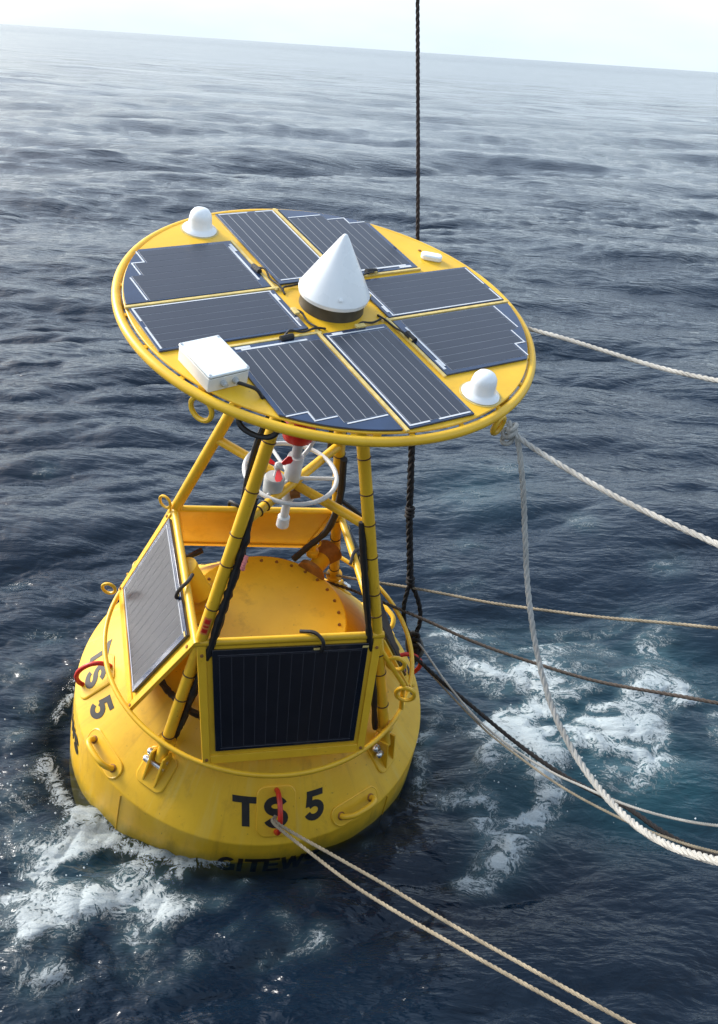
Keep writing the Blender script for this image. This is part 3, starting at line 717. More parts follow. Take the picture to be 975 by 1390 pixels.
# pale warning sticker on the front left leg
fz = -1.86
du = (leg_pt(-154, -1.0) - leg_pt(-154, -2.0)).normalized()
view_side = Vector((-0.59, -0.80, 0)); view_side = (view_side - du * view_side.dot(du)).normalized(); side = du.cross(view_side).normalized()
def stick(x, y, h):
    return leg_pt(-154, fz) + du * y + (0.0378 + h) * (math.cos(x / 0.038) * view_side + math.sin(x / 0.038) * side)
st = MB()
for i in range(6):
    x0, x1 = -0.024 + i * 0.008, -0.016 + i * 0.008
    st.prism([(x0, -0.06), (x1, -0.06), (x1, 0.06), (x0, 0.06)], stick, 0, 0.0012)
sticker = st.build('sticker', mat('orange_sticker', (0.62, 0.22, 0.05), 0.5), buoy)
st = MB()
for y0, y1 in ((-0.048, -0.02), (-0.008, 0.004), (0.018, 0.048)):
    for i in range(4):
        x0, x1 = -0.016 + i * 0.008, -0.008 + i * 0.008
        st.prism([(x0, y0), (x1, y0), (x1, y1), (x0, y1)], stick, 0.0014, 0.0022)
st.build('sticker_print', RED, sticker)
cable([leg_pt(-154, -1.36, -0.02, 0.09), leg_pt(-154, -1.385, 0.0, 0.10), leg_pt(-154, -1.42, 0.0, 0.10), leg_pt(-154, -1.445, -0.02, 0.095)], 0.013, 0.2, m=PINK, name='ribbon')

# horizontal cross braces
for a_, b_, z in ((-154, 26, -1.21), (-64, 116, -1.235)):
    MB().tube([leg_pt(a_, z), pol(0, 0, z), leg_pt(b_, z)], 0.029, 14).build('cross_brace', YL, buoy)
for z, t in ((-1.21, .32), (-1.21, .44)):
    c = leg_pt(-154, z) * (1 - t) + Vector((0, 0, z)) * t
    MB().torus(c, 0.031, 0.005, (0, 0, 1), pol(-64, 1, 0), 18, 6).build('cable_tie', BROWN, buoy)

# ring rail
HZ, HR = -2.68, 1.06
rail = MB().torus((0, 0, HZ), HR, 0.0165, (1, 0, 0), (0, 1, 0), 128, 10).build('ring_rail', Y, buoy)
# eyes welded on the rail and legs
def eye(c, rr, r, ex, ey, m=Y, name='eye'):
    MB().torus(c, rr, r, ex, ey, 24, 8).build(name, m, buoy)
eye(leg_pt(116, -1.93, 0.07, 0.05), 0.045, 0.010, pol(116, 1, 0), (0, 0, 1))
eye(pol(139, 1.105, -2.56), 0.045, 0.011, pol(139, 1, 0), (0, 0, 1))
eye(leg_pt(-64, -2.20, 0.10, 0.05), 0.055, 0.014, pol(-40, 1, 0), (0, 0, 1))
eye(leg_pt(-64, -2.42, 0.15, 0.06), 0.060, 0.014, pol(-40, 1, 0), (0, 0, 1))
MB().tube([leg_pt(-64, -2.1, 0.02), leg_pt(-64, -2.35, 0.14, 0.06), pol(-56, HR, HZ)], 0.016, 10).build('rail_stay', Y, buoy)

# solar panels on the flanks: four corner plate mapped by (s, t, h)
ZT = -1.985
def flank_panel(az, aL, aR, cellm):
    gl, gr = (GLASS, GRID) if cellm is CELL else (GLASS_SHADE, GRID_SHADE)  # lit colours, else the copies with shade painted in
    """aL / aR: azimuth of the legs left and right of the panel seen from outside"""
    half = 28.4
    BL_, BR_ = pol(az - half, HR - 0.012, HZ + 0.01), pol(az + half, HR - 0.012, HZ + 0.01)
    TL_, TR_ = leg_pt(aL, ZT, 0.022), leg_pt(aR, ZT, 0.022)
    ex = ((BR_ - BL_) + (TR_ - TL_)).normalized(); ey = ((TL_ - BL_) + (TR_ - BR_)).normalized(); en = ex.cross(ey).normalized()
    om = (BL_ + BR_) / 2
    TL_, TR_ = (q - en * (q - om).dot(en) for q in (TL_, TR_)); BL_, BR_ = (q - en * (q - om).dot(en) for q in (BL_, BR_))
    W, H = (BR_ - BL_).length, (TL_ - BL_).length
    def fn(s, t, h): return (BL_ * (1 - s) + BR_ * s) * (1 - t) + (TL_ * (1 - s) + TR_ * s) * t + en * h
    rect = lambda s0, s1, t0, t1: [(s0, t0), (s1, t0), (s1, t1), (s0, t1)]
    fr = MB().prism(rect(0.004, 0.996, 0.004, 0.985), fn, 0.0, 0.006).build('side_solar_panel', Y, buoy)
    for s0, s1, t0, t1 in ((-.012, .035, -.02, .985), (.965, 1.012, -.02, .985), (.0355, .9645, -.02, .05)):
        MB().prism(rect(s0, s1, t0, t1), fn, -0.012, 0.017).build('frame_bar', Y, fr, bevel=0.003)
    MB().tube([fn(-.02, 1.0, 0.004), fn(1.02, 1.0, 0.004)], 0.024, 12).build('top_rail', Y, fr)
    s0, s1, t0, t1 = .066, .934, .095, .945
    MB().prism(rect(s0, s1, t0, t1), fn, 0.0075, 0.030).build('module', gl, fr, bevel=0.003)
    MB().prism(rect(s0 + .035, s1 - .035, t0 + .035, t1 - .055), fn, 0.0305, 0.0312).build('contact_sheet', gr, fr, smooth=0)
    nst = 12; g = 0.0022; first = None
    a0, a1 = s0 + .037, s1 - .037
    for i in range(nst):
        u0 = a0 + (a1 - a0) * i / nst + g; u1 = a0 + (a1 - a0) * (i + 1) / nst - g
        MB().prism(rect(u0, u1, t0 + .038, t1 - .058), fn, 0.0316, 0.0326).build('cell_strip', cellm, fr, smooth=0)
    for u0, u1, v0, v1 in ((s0 + .03, s1 - .03, t0 + .022, t0 + .0300), (s0 + .03, s1 - .03, t1 - .048, t1 - .040)):
        MB().prism(rect(u0, u1, v0, v1), fn, 0.0307, 0.0326).build('busbar', BUS if cellm is CELL else GRID_SHADE, fr, smooth=0)
    for u in (.62, .90):
        MB().prism(rect(u, u + .035, t1 - .034, t1 - .018), fn, 0.0307, 0.034).build('label_tab', DIV, fr, smooth=0)
    jt = catmull([fn(.66, .90, .036), fn(.665, .93, .055), fn(.66, 1.0, .062), fn(.62, 1.05, .02), fn(.55, 1.04, -.03)], 6)
    MB().tube(jt, 0.012, 8).build('lead', BLACK, fr)
    for s, t in ((.012, .02), (.988, .02), (.012, .9), (.988, .9)):
        MB().lathe([(0.011, 0), (0.011, 0.006), (0.003, 0.008)], 6, o=fn(s, t, 0.017), ax=en).build('bolt', RUST, fr)
    return fr
# seen from outside, azimuth grows to the right
flank_panel(-109, -154, -64, CELL_SHADE)  # same panel type as the left one, in shaded colours
flank_panel(161, 116, -154, CELL)
flank_panel(71, 26, 116, CELL_SHADE)
flank_panel(-19, -64, 26, CELL_SHADE)

# vents on the hull top
v = MB().cyl(pol(150, 0.47, -2.28), pol(150, 0.58, -2.08), 0.085, 20).build('vent', YL, buoy)
MB().lathe([(0.02, 0), (0.125, 0), (0.125, 0.022), (0.02, 0.024)], 28, o=pol(150, 0.44, -2.33), ax=pol(150, 0.1, 0.18)).build('flange', YL, v, smooth=30)
MB().lathe([(0.02, 0), (0.09, 0), (0.09, 0.03), (0.05, 0.05), (0.02, 0.052)], 24, o=pol(150, 0.58, -2.08), ax=pol(150, 0.1, 0.18)).build('cap', YL, v, smooth=30)
v = MB().cyl(pol(26, 0.52, -2.40), pol(26, 0.70, -2.36), 0.06, 20).build('vent', YL, buoy)
MB().lathe([(0.02, 0), (0.105, 0), (0.105, 0.028), (0.02, 0.03)], 28, o=pol(26, 0.505, -2.40), ax=pol(26, 1, .2)).build('flange', RUST, v, smooth=30)
MB().lathe([(0.06, 0), (0.07, 0.02), (0.095, 0.09), (0.098, 0.10), (0.075, 0.101), (0.05, 0.04), (0.01, 0.035)], 24, o=pol(26, 0.66, -2.37), ax=pol(26, 1, .2), cap=False).build('horn', RUST, v)
MB().lathe([(0.03, 0), (0.045, .01), (0.045, 0.05), (0.02, 0.06), (0.02, .16), (0.01, .165)], 16, o=pol(32, 0.60, -2.33), ax=(0, 0, 1)).build('valve_post', Y, v)
MB().torus(pol(32, 0.60, -2.2), 0.04, 0.009, (1, 0, 0), (0, 1, 0), 18, 6).build('valve_wheel', Y, v)

# ---- round table on top
RP = 1.052
plate = MB().lathe([(0.02, -0.012), (RP - .004, -0.012), (RP, -0.009), (RP, -0.003), (RP - .003, 0.0), (0.02, 0.0)], 160).build('round_table', Y, buoy, smooth=30)
MB().torus((0, 0, -0.030), 1.079, 0.0240, (1, 0, 0), (0, 1, 0), 160, 14).build('rim_tube', Y, buoy)
rb = MB()
for k in range(24):
    a = k * 15 + 5
    rb.box(pol(a, 1.06, -0.02), pol(a, 0.012, 0), pol(a + 90, 0.012, 0), (0, 0, 0.006))
rb.build('rim_tab', YL, plate)
for k in range(8):
    az = -154 + 45 * k
    a = R(az)
    MB().box(pol(az, 0.56, -0.045), pol(az, 0.49, 0), pol(az + 90, 0.02, 0), (0, 0, 0.032)).build('table_beam', YL, buoy, bevel=0.003)
MB().lathe([(0.03, -0.10), (0.26, -0.10), (0.26, -0.08), (0.03, -0.079)], 40).build('hub_plate', YL, buoy, smooth=30)

def quarter(q):
    c, s = ((1, 0), (0, -1), (-1, 0), (0, 1))[q]
    # rotation by -90 q about the axis: (u, v) -> (v, -u)
    def fn(u, v, h):
        for _ in range(q): u, v = v, -u
        return Vector((u, v, h))
    return fn
TA, TM, RM, RB, TC, RC, LL = -0.718, -0.228, -0.191, 0.178, 0.236, 0.239, 0.785
def table_panel(q, trimmed):
    fn = quarter(q)
    if trimmed:
        n = 14; poly = [(TM, -TC), (TA, -TC)]
        for i in range(n + 1):
            u = TA + (TM - TA) * i / n
            poly.append((u, -math.sqrt((RP - .006) ** 2 - u * u)))
    else:
        poly = [(RB, -RC), (RM, -RC), (RM, -RC - LL), (RB, -RC - LL)]
    pn = MB().prism(poly, fn, 0.002, 0.012).build('solar_panel', GLASS, buoy, smooth=0, bevel=0.0015)
    z0, z1, z2, z3, z4 = 0.0123, 0.0128, 0.0131, 0.0139, 0.0142
    rect = lambda u0, u1, v0, v1: [(u0, v0), (u1, v0), (u1, v1), (u0, v1)]
    if trimmed:
        cols = [(-0.695 + i * 0.0575, -0.695 + (i + 1) * 0.0575) for i in range(8)]
        ends = [-0.772, -0.772, -0.838, -0.838, -0.898, -0.898, -0.898, -0.898]
        top = -0.282
    else:
        w = (0.163 + 0.172) / 6
        cols = [(-0.172 + i * w, -0.172 + (i + 1) * w) for i in range(6)]; ends = [-1.003] * 6; top = -0.285
    g = 0.0020
    for (u0, u1), e in zip(cols, ends):
        MB().prism(rect(u0, u1, e, top), fn, z0, z1).build('contact_sheet', GRID, pn, smooth=0)
        # every strip is scribed across the middle by its neighbour's gap
        MB().prism(rect(u0 + g, u1 - g, e + .002, top - .002), fn, z2, z3).build('cell_strip', CELL, pn, smooth=0)
    def bar(u0, u1, v0, v1): MB().prism(rect(u0, u1, v0, v1), fn, z2, z4).build('busbar', BUS, pn, smooth=0)
    t = 0.008
    if trimmed:
        bar(-0.695, -0.582, -0.780 - t, -0.780); bar(-0.590, -0.582, -0.846, -0.7885); bar(-0.590, -0.470, -0.846 - t, -0.8465); bar(-0.455, -0.238, -0.906 - t, -0.906)
        bar(-0.655, -0.30, top + .006, top + .006 + 1.6 * t); bar(-0.68, -0.6, top + .0205, top + .0375)
    else:
        bar(-0.186, -0.178, -1.012, -0.262); bar(-0.1775, -0.07, -1.012 - .001, -1.012 + t); bar(-0.018, 0.165, -1.012 - .001, -1.012 + t)
        bar(-0.1775, 0.155, -0.274, -0.274 + t); bar(-0.15, -0.09, -0.2655, -0.252)
    # junction box and lead at the inner end
    uj = -0.40 if trimmed else 0.03
    MB().box(fn(uj, -0.235, 0.019), fn(0.028, 0, 0), fn(0, 0.014, 0), (0, 0, 0.0065)).build('junction_box', DIV, pn, bevel=0.003)
    return pn
for q in range(4):
    table_panel(q, True); table_panel(q, False)
    fn = quarter(q)
    MB().prism([(-0.2185, -1.035), (-0.2005, -1.035), (-0.2005, -0.20), (-0.2185, -0.20)], fn, 0.0005, 0.0135).build('divider_bar', DIV, buoy, smooth=0, bevel=0.002)
    MB().prism([(-0.726, -0.2305), (-0.19, -0.2305), (-0.19, -0.2145), (-0.726, -0.2145)], fn, 0.0005, 0.0125).build('divider_bar', DIV, buoy, smooth=0, bevel=0.002)
    cable([fn(-0.40, -0.222, 0.022), fn(-0.36, -0.205, 0.034), fn(-0.29, -0.208, 0.016), fn(-0.21, -0.195, 0.018), fn(-0.15, -0.195, 0.005)], 0.0058, 0.1, n=6)
    cable([fn(0.03, -0.222, 0.022), fn(0.06, -0.21, 0.02), fn(0.12, -0.212, 0.010), fn(0.175, -0.20, 0.014), fn(0.19, -0.18, 0.004)], 0.0058, 0.1, n=6)
    cable([fn(-0.43, -0.238, 0.018), fn(-0.36, -0.236, 0.022)], 0.016, 0.1, n=3)
# small screws on the bare yellow segments
for q in range(4):
    fn = quarter(q)
    for u, v in ((0.42, -0.86), (0.62, -0.62)):
        MB().lathe([(0.010, 0), (0.010, 0.004), (0.004, 0.007)], 8, o=fn(u, v, 0.0)).build('screw', RUST, plate)

# central radome
rad = MB().lathe([(0.02, 0.066), (0.174, 0.066), (0.183, 0.072), (0.186, 0.092), (0.180, 0.106), (0.10, 0.248), (0.024, 0.382), (0.010, 0.402), (0.003, 0.406)], 64).build('radome', WHITE, buoy, smooth=24)
MB().lathe([(0.02, 0.0006), (0.170, 0.0006), (0.168, 0.012), (0.168, 0.0655), (0.02, 0.0658)], 64).build('base_band', BAND, rad, smooth=40)
MB().lathe([(0.012, 0), (0.012, 0.006), (0.004, 0.009)], 8, o=pol(-112, 0.168, 0.13), ax=pol(-112, .9, .45)).build('rivet', WHITE, rad)
# dome antennas
def dome(c):
    c = Vector(c)
    d = MB().lathe([(0.01, 0.0007), (0.092, 0.0007), (0.095, 0.006), (0.090, 0.014), (0.074, 0.021), (0.066, 0.031), (0.062, 0.074), (0.057, 0.098), (0.043, 0.118), (0.022, 0.128), (0.004, 0.131)], 40, o=c).build('dome_antenna', WHITE, buoy, smooth=60)
    MB().lathe([(0.105, 0.0004), (0.105, 0.0018), (0.094, 0.0022)], 40, o=c, cap=False).build('sealant_ring', DIV, d)
dome((-0.339, 0.882, 0)); dome((0.317, -0.892, 0))
# flat antenna
a = R(-33); ca, sa = math.cos(a), math.sin(a)
MB().prism(rrect(0.125, 0.062, 0.028, 6), lambda x, y, h: Vector((0.869 + ca * x - sa * y, 0.315 + sa * x + ca * y, h)), 0.0006, 0.034).build('flat_antenna', WHITE, buoy, bevel=0.008)
# equipment box
a = R(5); ca, sa = math.cos(a), math.sin(a)
bx = lambda x, y, h: Vector((-0.850 + ca * x - sa * y, -0.372 + sa * x + ca * y, h))
box = MB().prism(rrect(0.205, 0.275, 0.008, 2), bx, 0.0006, 0.068).build('equipment_box', CREAM, buoy, bevel=0.003)
MB().prism(rrect(0.199, 0.269, 0.008, 2), bx, 0.0683, 0.0725).build('seal', BLACK, box)
MB().prism(rrect(0.209, 0.279, 0.008, 2), bx, 0.0728, 0.086).build('box_lid', LIDW, box, bevel=0.004)
for x in (-0.094, 0.094):
    for y in (-0.128, 0.128):
        MB().lathe([(0.007, 0), (0.007, 0.003), (0.002, 0.004)], 10, o=bx(x, y, 0.086)).build('lid_screw', STEEL, box)
for x in (-0.03, 0.03):
    MB().lathe([(0.016, 0), (0.016, 0.012), (0.011, 0.014), (0.011, 0.028), (0.004, 0.029)], 12, o=bx(x, -0.1376, 0.038), ax=bx(0, -1, 0) - bx(0, 0, 0)).build('cable_gland', GREYP, box)
cable([bx(0.03, -0.160, 0.038), bx(0.05, -0.20, 0.045), bx(0.085, -0.235, 0.035), bx(0.105, -0.262, 0.0)], 0.0085, 0.0, m=BLACK, n=8)
# eyes and looped cable under the rim
eye(pol(-152, 1.085, -0.088), 0.058, 0.0125, pol(-153 + 90, 1, 0), (0, 0, 1), name='rim_eye')
eye(pol(-70, 1.085, -0.105), 0.045, 0.014, pol(20, 1, 0), (0, 0, 1), name='rim_eye')
eye(pol(-24, 1.085, -0.105), 0.045, 0.014, pol(66, 1, 0), (0, 0, 1), name='rim_eye')
cable([pol(-144, 1.02, -0.05), pol(-142, 1.06, -0.10), pol(-138, 1.06, -0.125), pol(-134, 1.05, -0.11), pol(-132, 1.0, -0.05)], 0.0135, 0.05)

# wind sensor hung on the cross brace, inside a white guard ring
gc = Vector((-0.005, 0.055, -1.19))
ws = MB().torus(gc, 0.278, 0.0140, (1, 0, 0), (0, 1, 0), 72, 12).build('wind_sensor', PVC, buoy)
px_ = Vector((-0.02, 0.015, 0))
MB().lathe([(0.02, -1.02), (0.046, -1.02), (0.05, -1.035), (0.05, -1.20), (0.036, -1.22), (0.036, -1.36), (0.02, -1.365)], 24, o=px_).build('sensor_tube', PVC, ws, smooth=40)
MB().lathe([(0.02, -1.36), (0.026, -1.36), (0.026, -1.50), (0.038, -1.51), (0.040, -1.58), (0.02, -1.60)], 20, o=px_).build('stem', PVC, ws, smooth=40)
for az in (-30, 90, 210):
    MB().tube([px_ + Vector((0, 0, -1.19)) + pol(az, 0.03, 0), gc + pol(az, 0.274, 0)], 0.0115, 10).build('spoke', PVC, ws)
sb = Vector((-0.175, -0.035, -1.13))
MB().lathe([(0.02, -0.13), (0.032, -0.125), (0.034, -0.085), (0.058, -0.075), (0.062, 0.02), (0.054, 0.035), (0.02, 0.04)], 24, o=sb).build('sensor_body', GREYP, ws, smooth=40)
hb = sb + Vector((0.0, -0.015, 0.125))
MB().lathe([(0.006, -0.05), (0.022, -0.045), (0.026, 0.0), (0.018, 0.02), (0.004, 0.026)], 16, o=hb, ax=(-0.3, -0.55, 0.78)).build('propeller_hub', PVC, ws)
ax = Vector((-0.3, -0.55, 0.78)).normalized(); u = ax.orthogonal().normalized(); w = ax.cross(u)
for k in range(3):
    a = R(200 + 120 * k); d = (math.cos(a) * u + math.sin(a) * w); e = ax.cross(d)
    tw = (e * 0.8 + ax * 0.6).normalized(); nn_ = d.cross(tw).normalized()
    poly = [(0.015, -0.006), (0.04, -0.016), (0.072, -0.026), (0.09, -0.018), (0.092, 0.010), (0.076, 0.024), (0.04, 0.015), (0.015, 0.006)]
    MB().prism(poly, lambda x, y, h: hb + d * x + tw * y + nn_ * h, -0.002, 0.002).build('propeller_blade', REDP, ws)
MB().lathe([(0.01, -0.03), (0.036, -0.026), (0.036, 0.03), (0.01, 0.034)], 16, o=px_ + Vector((0.02, -0.03, -1.29)), ax=(0.8, -0.4, 0.3)).build('clamp', RUST, ws, smooth=40)
MB().tube([sb + Vector((0, 0, -0.05)), px_ + Vector((0, 0, -1.22))], 0.014, 8).build('sensor_arm', GREYP, ws)
MB().tube([sb + Vector((0, 0, .03)), hb], 0.012, 8).build('sensor_neck', PVC, ws)
MB().lathe([(0.02, -1.018), (0.030, -1.015), (0.030, -0.93), (0.015, -0.92)], 16, o=px_).build('mast', GREYP, ws, smooth=40)
MB().tube([px_ + Vector((0.03, 0.0, -1.06)), px_ + Vector((0.10, 0.02, -1.0)), px_ + Vector((0.13, 0.02, -0.92))], 0.013, 8).build('bracket', PVC, ws)
MB().lathe([(0.01, -0.93), (0.09, -0.92), (0.10, -0.88), (0.085, -0.80), (0.05, -0.77), (0.01, -0.765)], 24, o=px_ + Vector((0.02, 0.05, 0))).build('red_cap', RED, ws, smooth=50)
MB().tube([px_ + Vector((0.02, 0.05, -0.77)), Vector((0.02, 0.05, -0.09))], 0.03, 12).build('hanger_pipe', YL, ws)

# ---------------------------------------------------------------- ropes (world frame): three laid strands each
ROPES={
 'far_white': [(1.521, -0.643, 3.535), (1.614, -0.737, 3.52), (1.769, -0.901, 3.522), (1.96, -1.119, 3.523), (2.132, -1.333, 3.535), (2.354, -1.694, 3.585), (2.593, -2.099, 3.658), (2.779, -2.793, 3.82)] ,
 'thick_white': [(1.446, -1.59, 3.276), (1.5, -1.639, 3.216), (1.645, -1.771, 3.164), (1.843, -2.002, 3.137), (2.034, -2.273, 3.143), (2.179, -2.535, 3.17), (2.366, -3.038, 3.269), (2.491, -3.715, 3.469)] ,
 'loop_white': [(1.449, -1.592, 3.273), (1.498, -1.628, 3.192), (1.542, -1.685, 2.989), (1.575, -1.726, 2.773), (1.609, -1.842, 2.513), (1.658, -2.0, 2.282), (1.707, -2.223, 2.15), (1.755, -2.459, 2.111), (1.816, -2.727, 2.123), (1.86, -3.056, 2.244), (1.885, -3.403, 2.449), (1.906, -3.729, 2.701), (1.938, -4.12, 3.052), (1.98, -4.496, 3.437)] ,
 'tan_far': [(-0.162, 0.811, 1.095), (0.417, 0.569, 1.169), (0.955, 0.327, 1.24), (1.451, 0.044, 1.34), (1.878, -0.235, 1.452), (2.494, -0.682, 1.677), (2.926, -1.033, 1.872), (3.379, -1.551, 2.183)] ,
 'dark_far': [(-0.158, 0.784, 1.084), (0.538, 0.495, 1.123), (0.881, 0.328, 1.119), (1.247, 0.102, 1.102), (1.634, -0.171, 1.104), (2.046, -0.476, 1.157), (2.432, -0.764, 1.247), (2.956, -1.213, 1.468), (3.409, -1.731, 1.779)] ,
 'black': [(1.215, 0.122, 0.778), (1.271, 0.02, 0.794), (1.441, -0.209, 0.771), (1.583, -0.378, 0.761), (1.876, -0.809, 0.777), (2.122, -1.206, 0.867), (2.271, -1.487, 0.976), (2.374, -1.713, 1.083), (2.483, -1.953, 1.158), (2.569, -2.178, 1.266), (2.62, -2.347, 1.378), (2.729, -2.915, 1.823)] ,
 'thin_white': [(1.23, 0.163, 0.87), (1.298, 0.054, 0.87), (1.473, -0.252, 0.798), (1.656, -0.591, 0.774), (1.832, -0.944, 0.842), (2.03, -1.327, 0.964), (2.175, -1.598, 1.095), (2.268, -1.775, 1.189), (2.357, -2.029, 1.355), (2.442, -2.196, 1.471), (2.49, -2.516, 1.738), (2.618, -2.99, 2.147)] ,
 'thin_tan': [(1.215, 0.122, 0.778), (1.314, -0.043, 0.777), (1.5, -0.331, 0.744), (1.658, -0.601, 0.752), (1.761, -0.848, 0.812), (1.96, -1.284, 0.938), (2.141, -1.621, 1.043), (2.304, -1.94, 1.186), (2.433, -2.199, 1.343), (2.538, -2.488, 1.554), (2.677, -2.973, 1.94)] ,
 'pair_a': [(0.376, -1.323, 0.482), (0.411, -1.398, 0.485), (0.74, -1.674, 0.554), (1.034, -1.92, 0.615), (1.367, -2.231, 0.704), (1.65, -2.536, 0.832), (2.103, -3.035, 1.063), (2.393, -3.387, 1.255)] ,
 'pair_b': [(0.376, -1.323, 0.482), (0.379, -1.397, 0.487), (0.627, -1.64, 0.508), (0.859, -1.888, 0.565), (1.118, -2.131, 0.633), (1.488, -2.54, 0.822), (1.943, -3.036, 1.059), (2.249, -3.391, 1.246)] ,
 'lift': [(1.23, 0.167, 0.88), (1.176, 0.205, 1.334), (1.128, 0.239, 1.853), (1.101, 0.263, 2.374), (1.023, 0.297, 3.753), (0.904, 0.31, 5.137), (0.755, 0.287, 6.805)] ,
}

for k_, q_ in ROPES.items():
    # the rope ends run on to the ship's rail, out of view
    if k_ != 'lift':
        e_ = Vector(q_[-1]); q_.append((e_.x + 0.5, -6.8, max(3.9, e_.z + 0.2)))
def resample(pts, step):
    q = catmull(pts, 24); d = [0.0]
    for a, b in zip(q[:-1], q[1:]): d.append(d[-1] + (b - a).length)
    n = max(4, int(d[-1] / step)); out = []; j = 0
    for i in range(n + 1):
        s = d[-1] * i / n
        while j < len(d) - 2 and d[j + 1] < s: j += 1
        f = (s - d[j]) / max(1e-9, d[j + 1] - d[j]); out.append(q[j].lerp(q[j + 1], f))
    return out

def laid(m, pts, r, pitch=None, jitter=0.0):
    pitch = pitch or r * 9
    q = resample(pts, pitch / 7.0); n = len(q)
    if jitter:
        s1, s2 = random.uniform(0, 9), random.uniform(0, 9)
        for i, p in enumerate(q):
            t = i * pitch / 7
            p += Vector((0, 0, 1)) * jitter * math.sin(t * 5.1 + s1) * math.sin(t * 1.7 + s2) + Vector((0, 1, 0)) * jitter * math.sin(t * 3.3 + s2)
    T = [(q[min(i + 1, n - 1)] - q[max(i - 1, 0)]).normalized() for i in range(n)]
    u = T[0].orthogonal().normalized(); fr = []
    for i in range(n):
        u = (u - T[i] * u.dot(T[i])).normalized(); fr.append((u.copy(), T[i].cross(u)))
    for k in range(3):
        st = []
        for i in range(n):
            a = 2 * PI * (i / 7.0 + k / 3.0)
            wv_ = 1 + 0.10 * math.sin(i * 0.071 + k) * math.sin(i * 0.0193)
            st.append(q[i] + 0.50 * r * wv_ * (math.cos(a) * fr[i][0] + math.sin(a) * fr[i][1]))
        m.tube(st, r * 0.56, 6)
    return m

def rope(name, key, r, m, label, jitter=0.005):
    mb = laid(MB(), ROPES[key], r, jitter=jitter)
    o = mb.build(name, m, local=False, fix=False)
    return tag(o, label, 'rope', 'ropes tied to the buoy')

def knot(c, rr, r, m, parent, n=3):
    c = Vector(c)
    mb = MB()
    for i in range(n):
        e1 = Vector((random.uniform(-1, 1), random.uniform(-1, 1), random.uniform(-.3, .3))).normalized(); e2 = e1.orthogonal().normalized()
        mb.torus(c + Vector((0, 0, -0.016 * i)), rr * random.uniform(.8, 1.1), r, e1, e2, 18, 7)
    return mb.build('knot', m, parent, local=False)

o = rope('rope', 'far_white', 0.0120, WROPE, 'pale rope running right from behind the far edge of the solar table')
knot(Vector(ROPES['far_white'][0]), 0.03, 0.013, WROPE, o)
o = rope('rope', 'thick_white', 0.0140, WROPE, 'taut white rope slanting down right from the near right edge of the table')
knot(Vector(ROPES['thick_white'][0]) + Vector((0.02, -0.02, -0.02)), 0.024, 0.0115, WROPE, o)
o = rope('rope', 'loop_white', 0.0145, WROPE, 'slack white rope hanging from the table rim in a long curve to lower right', 0.003)
knot(Vector(ROPES['loop_white'][0]) + Vector((0.0, -0.01, -0.05)), 0.023, 0.0115, WROPE, o)
rope('rope', 'tan_far', 0.0105, TROPE, 'thin tan rope stretching right from behind the legs, upper of the two nearly level ones')
rope('rope', 'dark_far', 0.0120, DROPE, 'dark brown rope stretching right from behind the hull, just below the thin tan one')
rope('rope', 'black', 0.0150, BROPE, 'black rope sagging down right from the shackle at the hull side')
rope('rope', 'thin_white', 0.0075, WROPE, 'thin white cord beside the black rope, ending highest at the right')
rope('rope', 'thin_tan', 0.0075, TROPE, 'thin tan cord sagging under the black rope at the hull side')
mb = laid(MB(), ROPES['pair_a'], 0.0105, jitter=0.001); laid(mb, ROPES['pair_b'], 0.0105, jitter=0.001)
tag(mb.build('rope', TROPE, local=False, fix=False), 'doubled tan rope looped through the red ring below the letters TS 5', 'rope', 'ropes tied to the buoy')

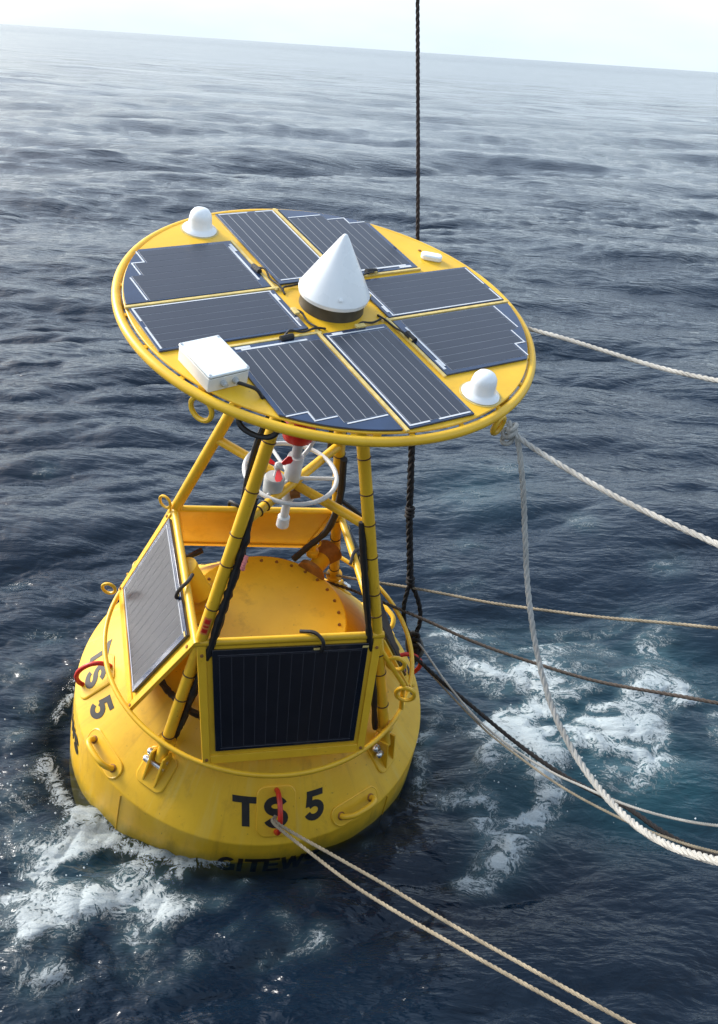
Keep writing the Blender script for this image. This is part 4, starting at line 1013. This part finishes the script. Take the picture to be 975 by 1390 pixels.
# lifting rope: thin line above, doubled black sling below, eye and shackle at the hull
L = [Vector(p) for p in ROPES['lift']]
lift = bpy.data.objects.new('lifting_rope', None); COL.objects.link(lift); lift.location = L[0]
bpy.context.view_layer.update()
tag(lift, 'black lifting rope hanging upright behind the table with an eye at its lower end', 'rope')
def lpart(mb, name, m):
    mb.v = [tuple(Vector(p) - L[0]) for p in mb.v]
    return mb.build(name, m, lift, local=False, fix=False)
lpart(laid(MB(), L[3:], 0.0125), 'line', mat('brown_black_line', (0.030, 0.018, 0.014), 0.8, var=0.3, scale=60))
sl = [L[1], L[1].lerp(L[2], .5), L[2], L[2].lerp(L[3], .55), L[3], L[3] + (L[4] - L[3]) * 0.25]
lpart(laid(MB(), sl, 0.026, pitch=0.16), 'sling', BROPE)
mb = MB()
for f in (0.0, 0.03, 0.06): mb.torus(L[2] + Vector((0, 0, f)), 0.026, 0.012, (1, 0, 0), (0, 1, 0), 16, 7)
for f in (0.0, 0.03): mb.torus(L[1] + Vector((0, 0, f)), 0.024, 0.011, (1, 0, 0), (0, 1, 0), 16, 7)
lpart(mb, 'whipping', BROPE)
dn = (L[0] - L[1]); ln = dn.length; dn.normalize(); sx = Vector((1, 0.05, 0)); sx = (sx - dn * sx.dot(dn)).normalized()
ey = [L[1], L[1] + dn * ln * .2 + sx * .035, L[1] + dn * ln * .45 + sx * .062, L[1] + dn * ln * .72 + sx * .06, L[1] + dn * ln * .9 + sx * .03, L[1] + dn * ln * .94,
      L[1] + dn * ln * .9 - sx * .03, L[1] + dn * ln * .72 - sx * .055, L[1] + dn * ln * .45 - sx * .055, L[1] + dn * ln * .2 - sx * .03, L[1]]
lpart(laid(MB(), ey, 0.018), 'eye_splice', BROPE)
sc = L[1] + dn * ln * .95
hookp = wpt(cone_pt(-20.6, 1.094, 0.135))
sh = MB().tube(catmull([hookp + sx * .0, hookp.lerp(sc, .3) + sx * .045, hookp.lerp(sc, .75) + sx * .042, sc + Vector((0, 0, .02)), hookp.lerp(sc, .75) - sx * .042, hookp.lerp(sc, .3) - sx * .045, hookp - sx * .0], 8), 0.02, 10)
lpart(sh, 'shackle', BAND)
mb = MB()
for i in range(5):
    c = sc.lerp(hookp, 0.15 + 0.18 * i)
    mb.torus(c, 0.035 + 0.01 * random.random(), 0.016, (random.uniform(-1, 1), random.uniform(-1, 1), .3), (0.2, random.uniform(-1, 1), 1), 16, 7)
lpart(mb, 'lashing', BROPE)
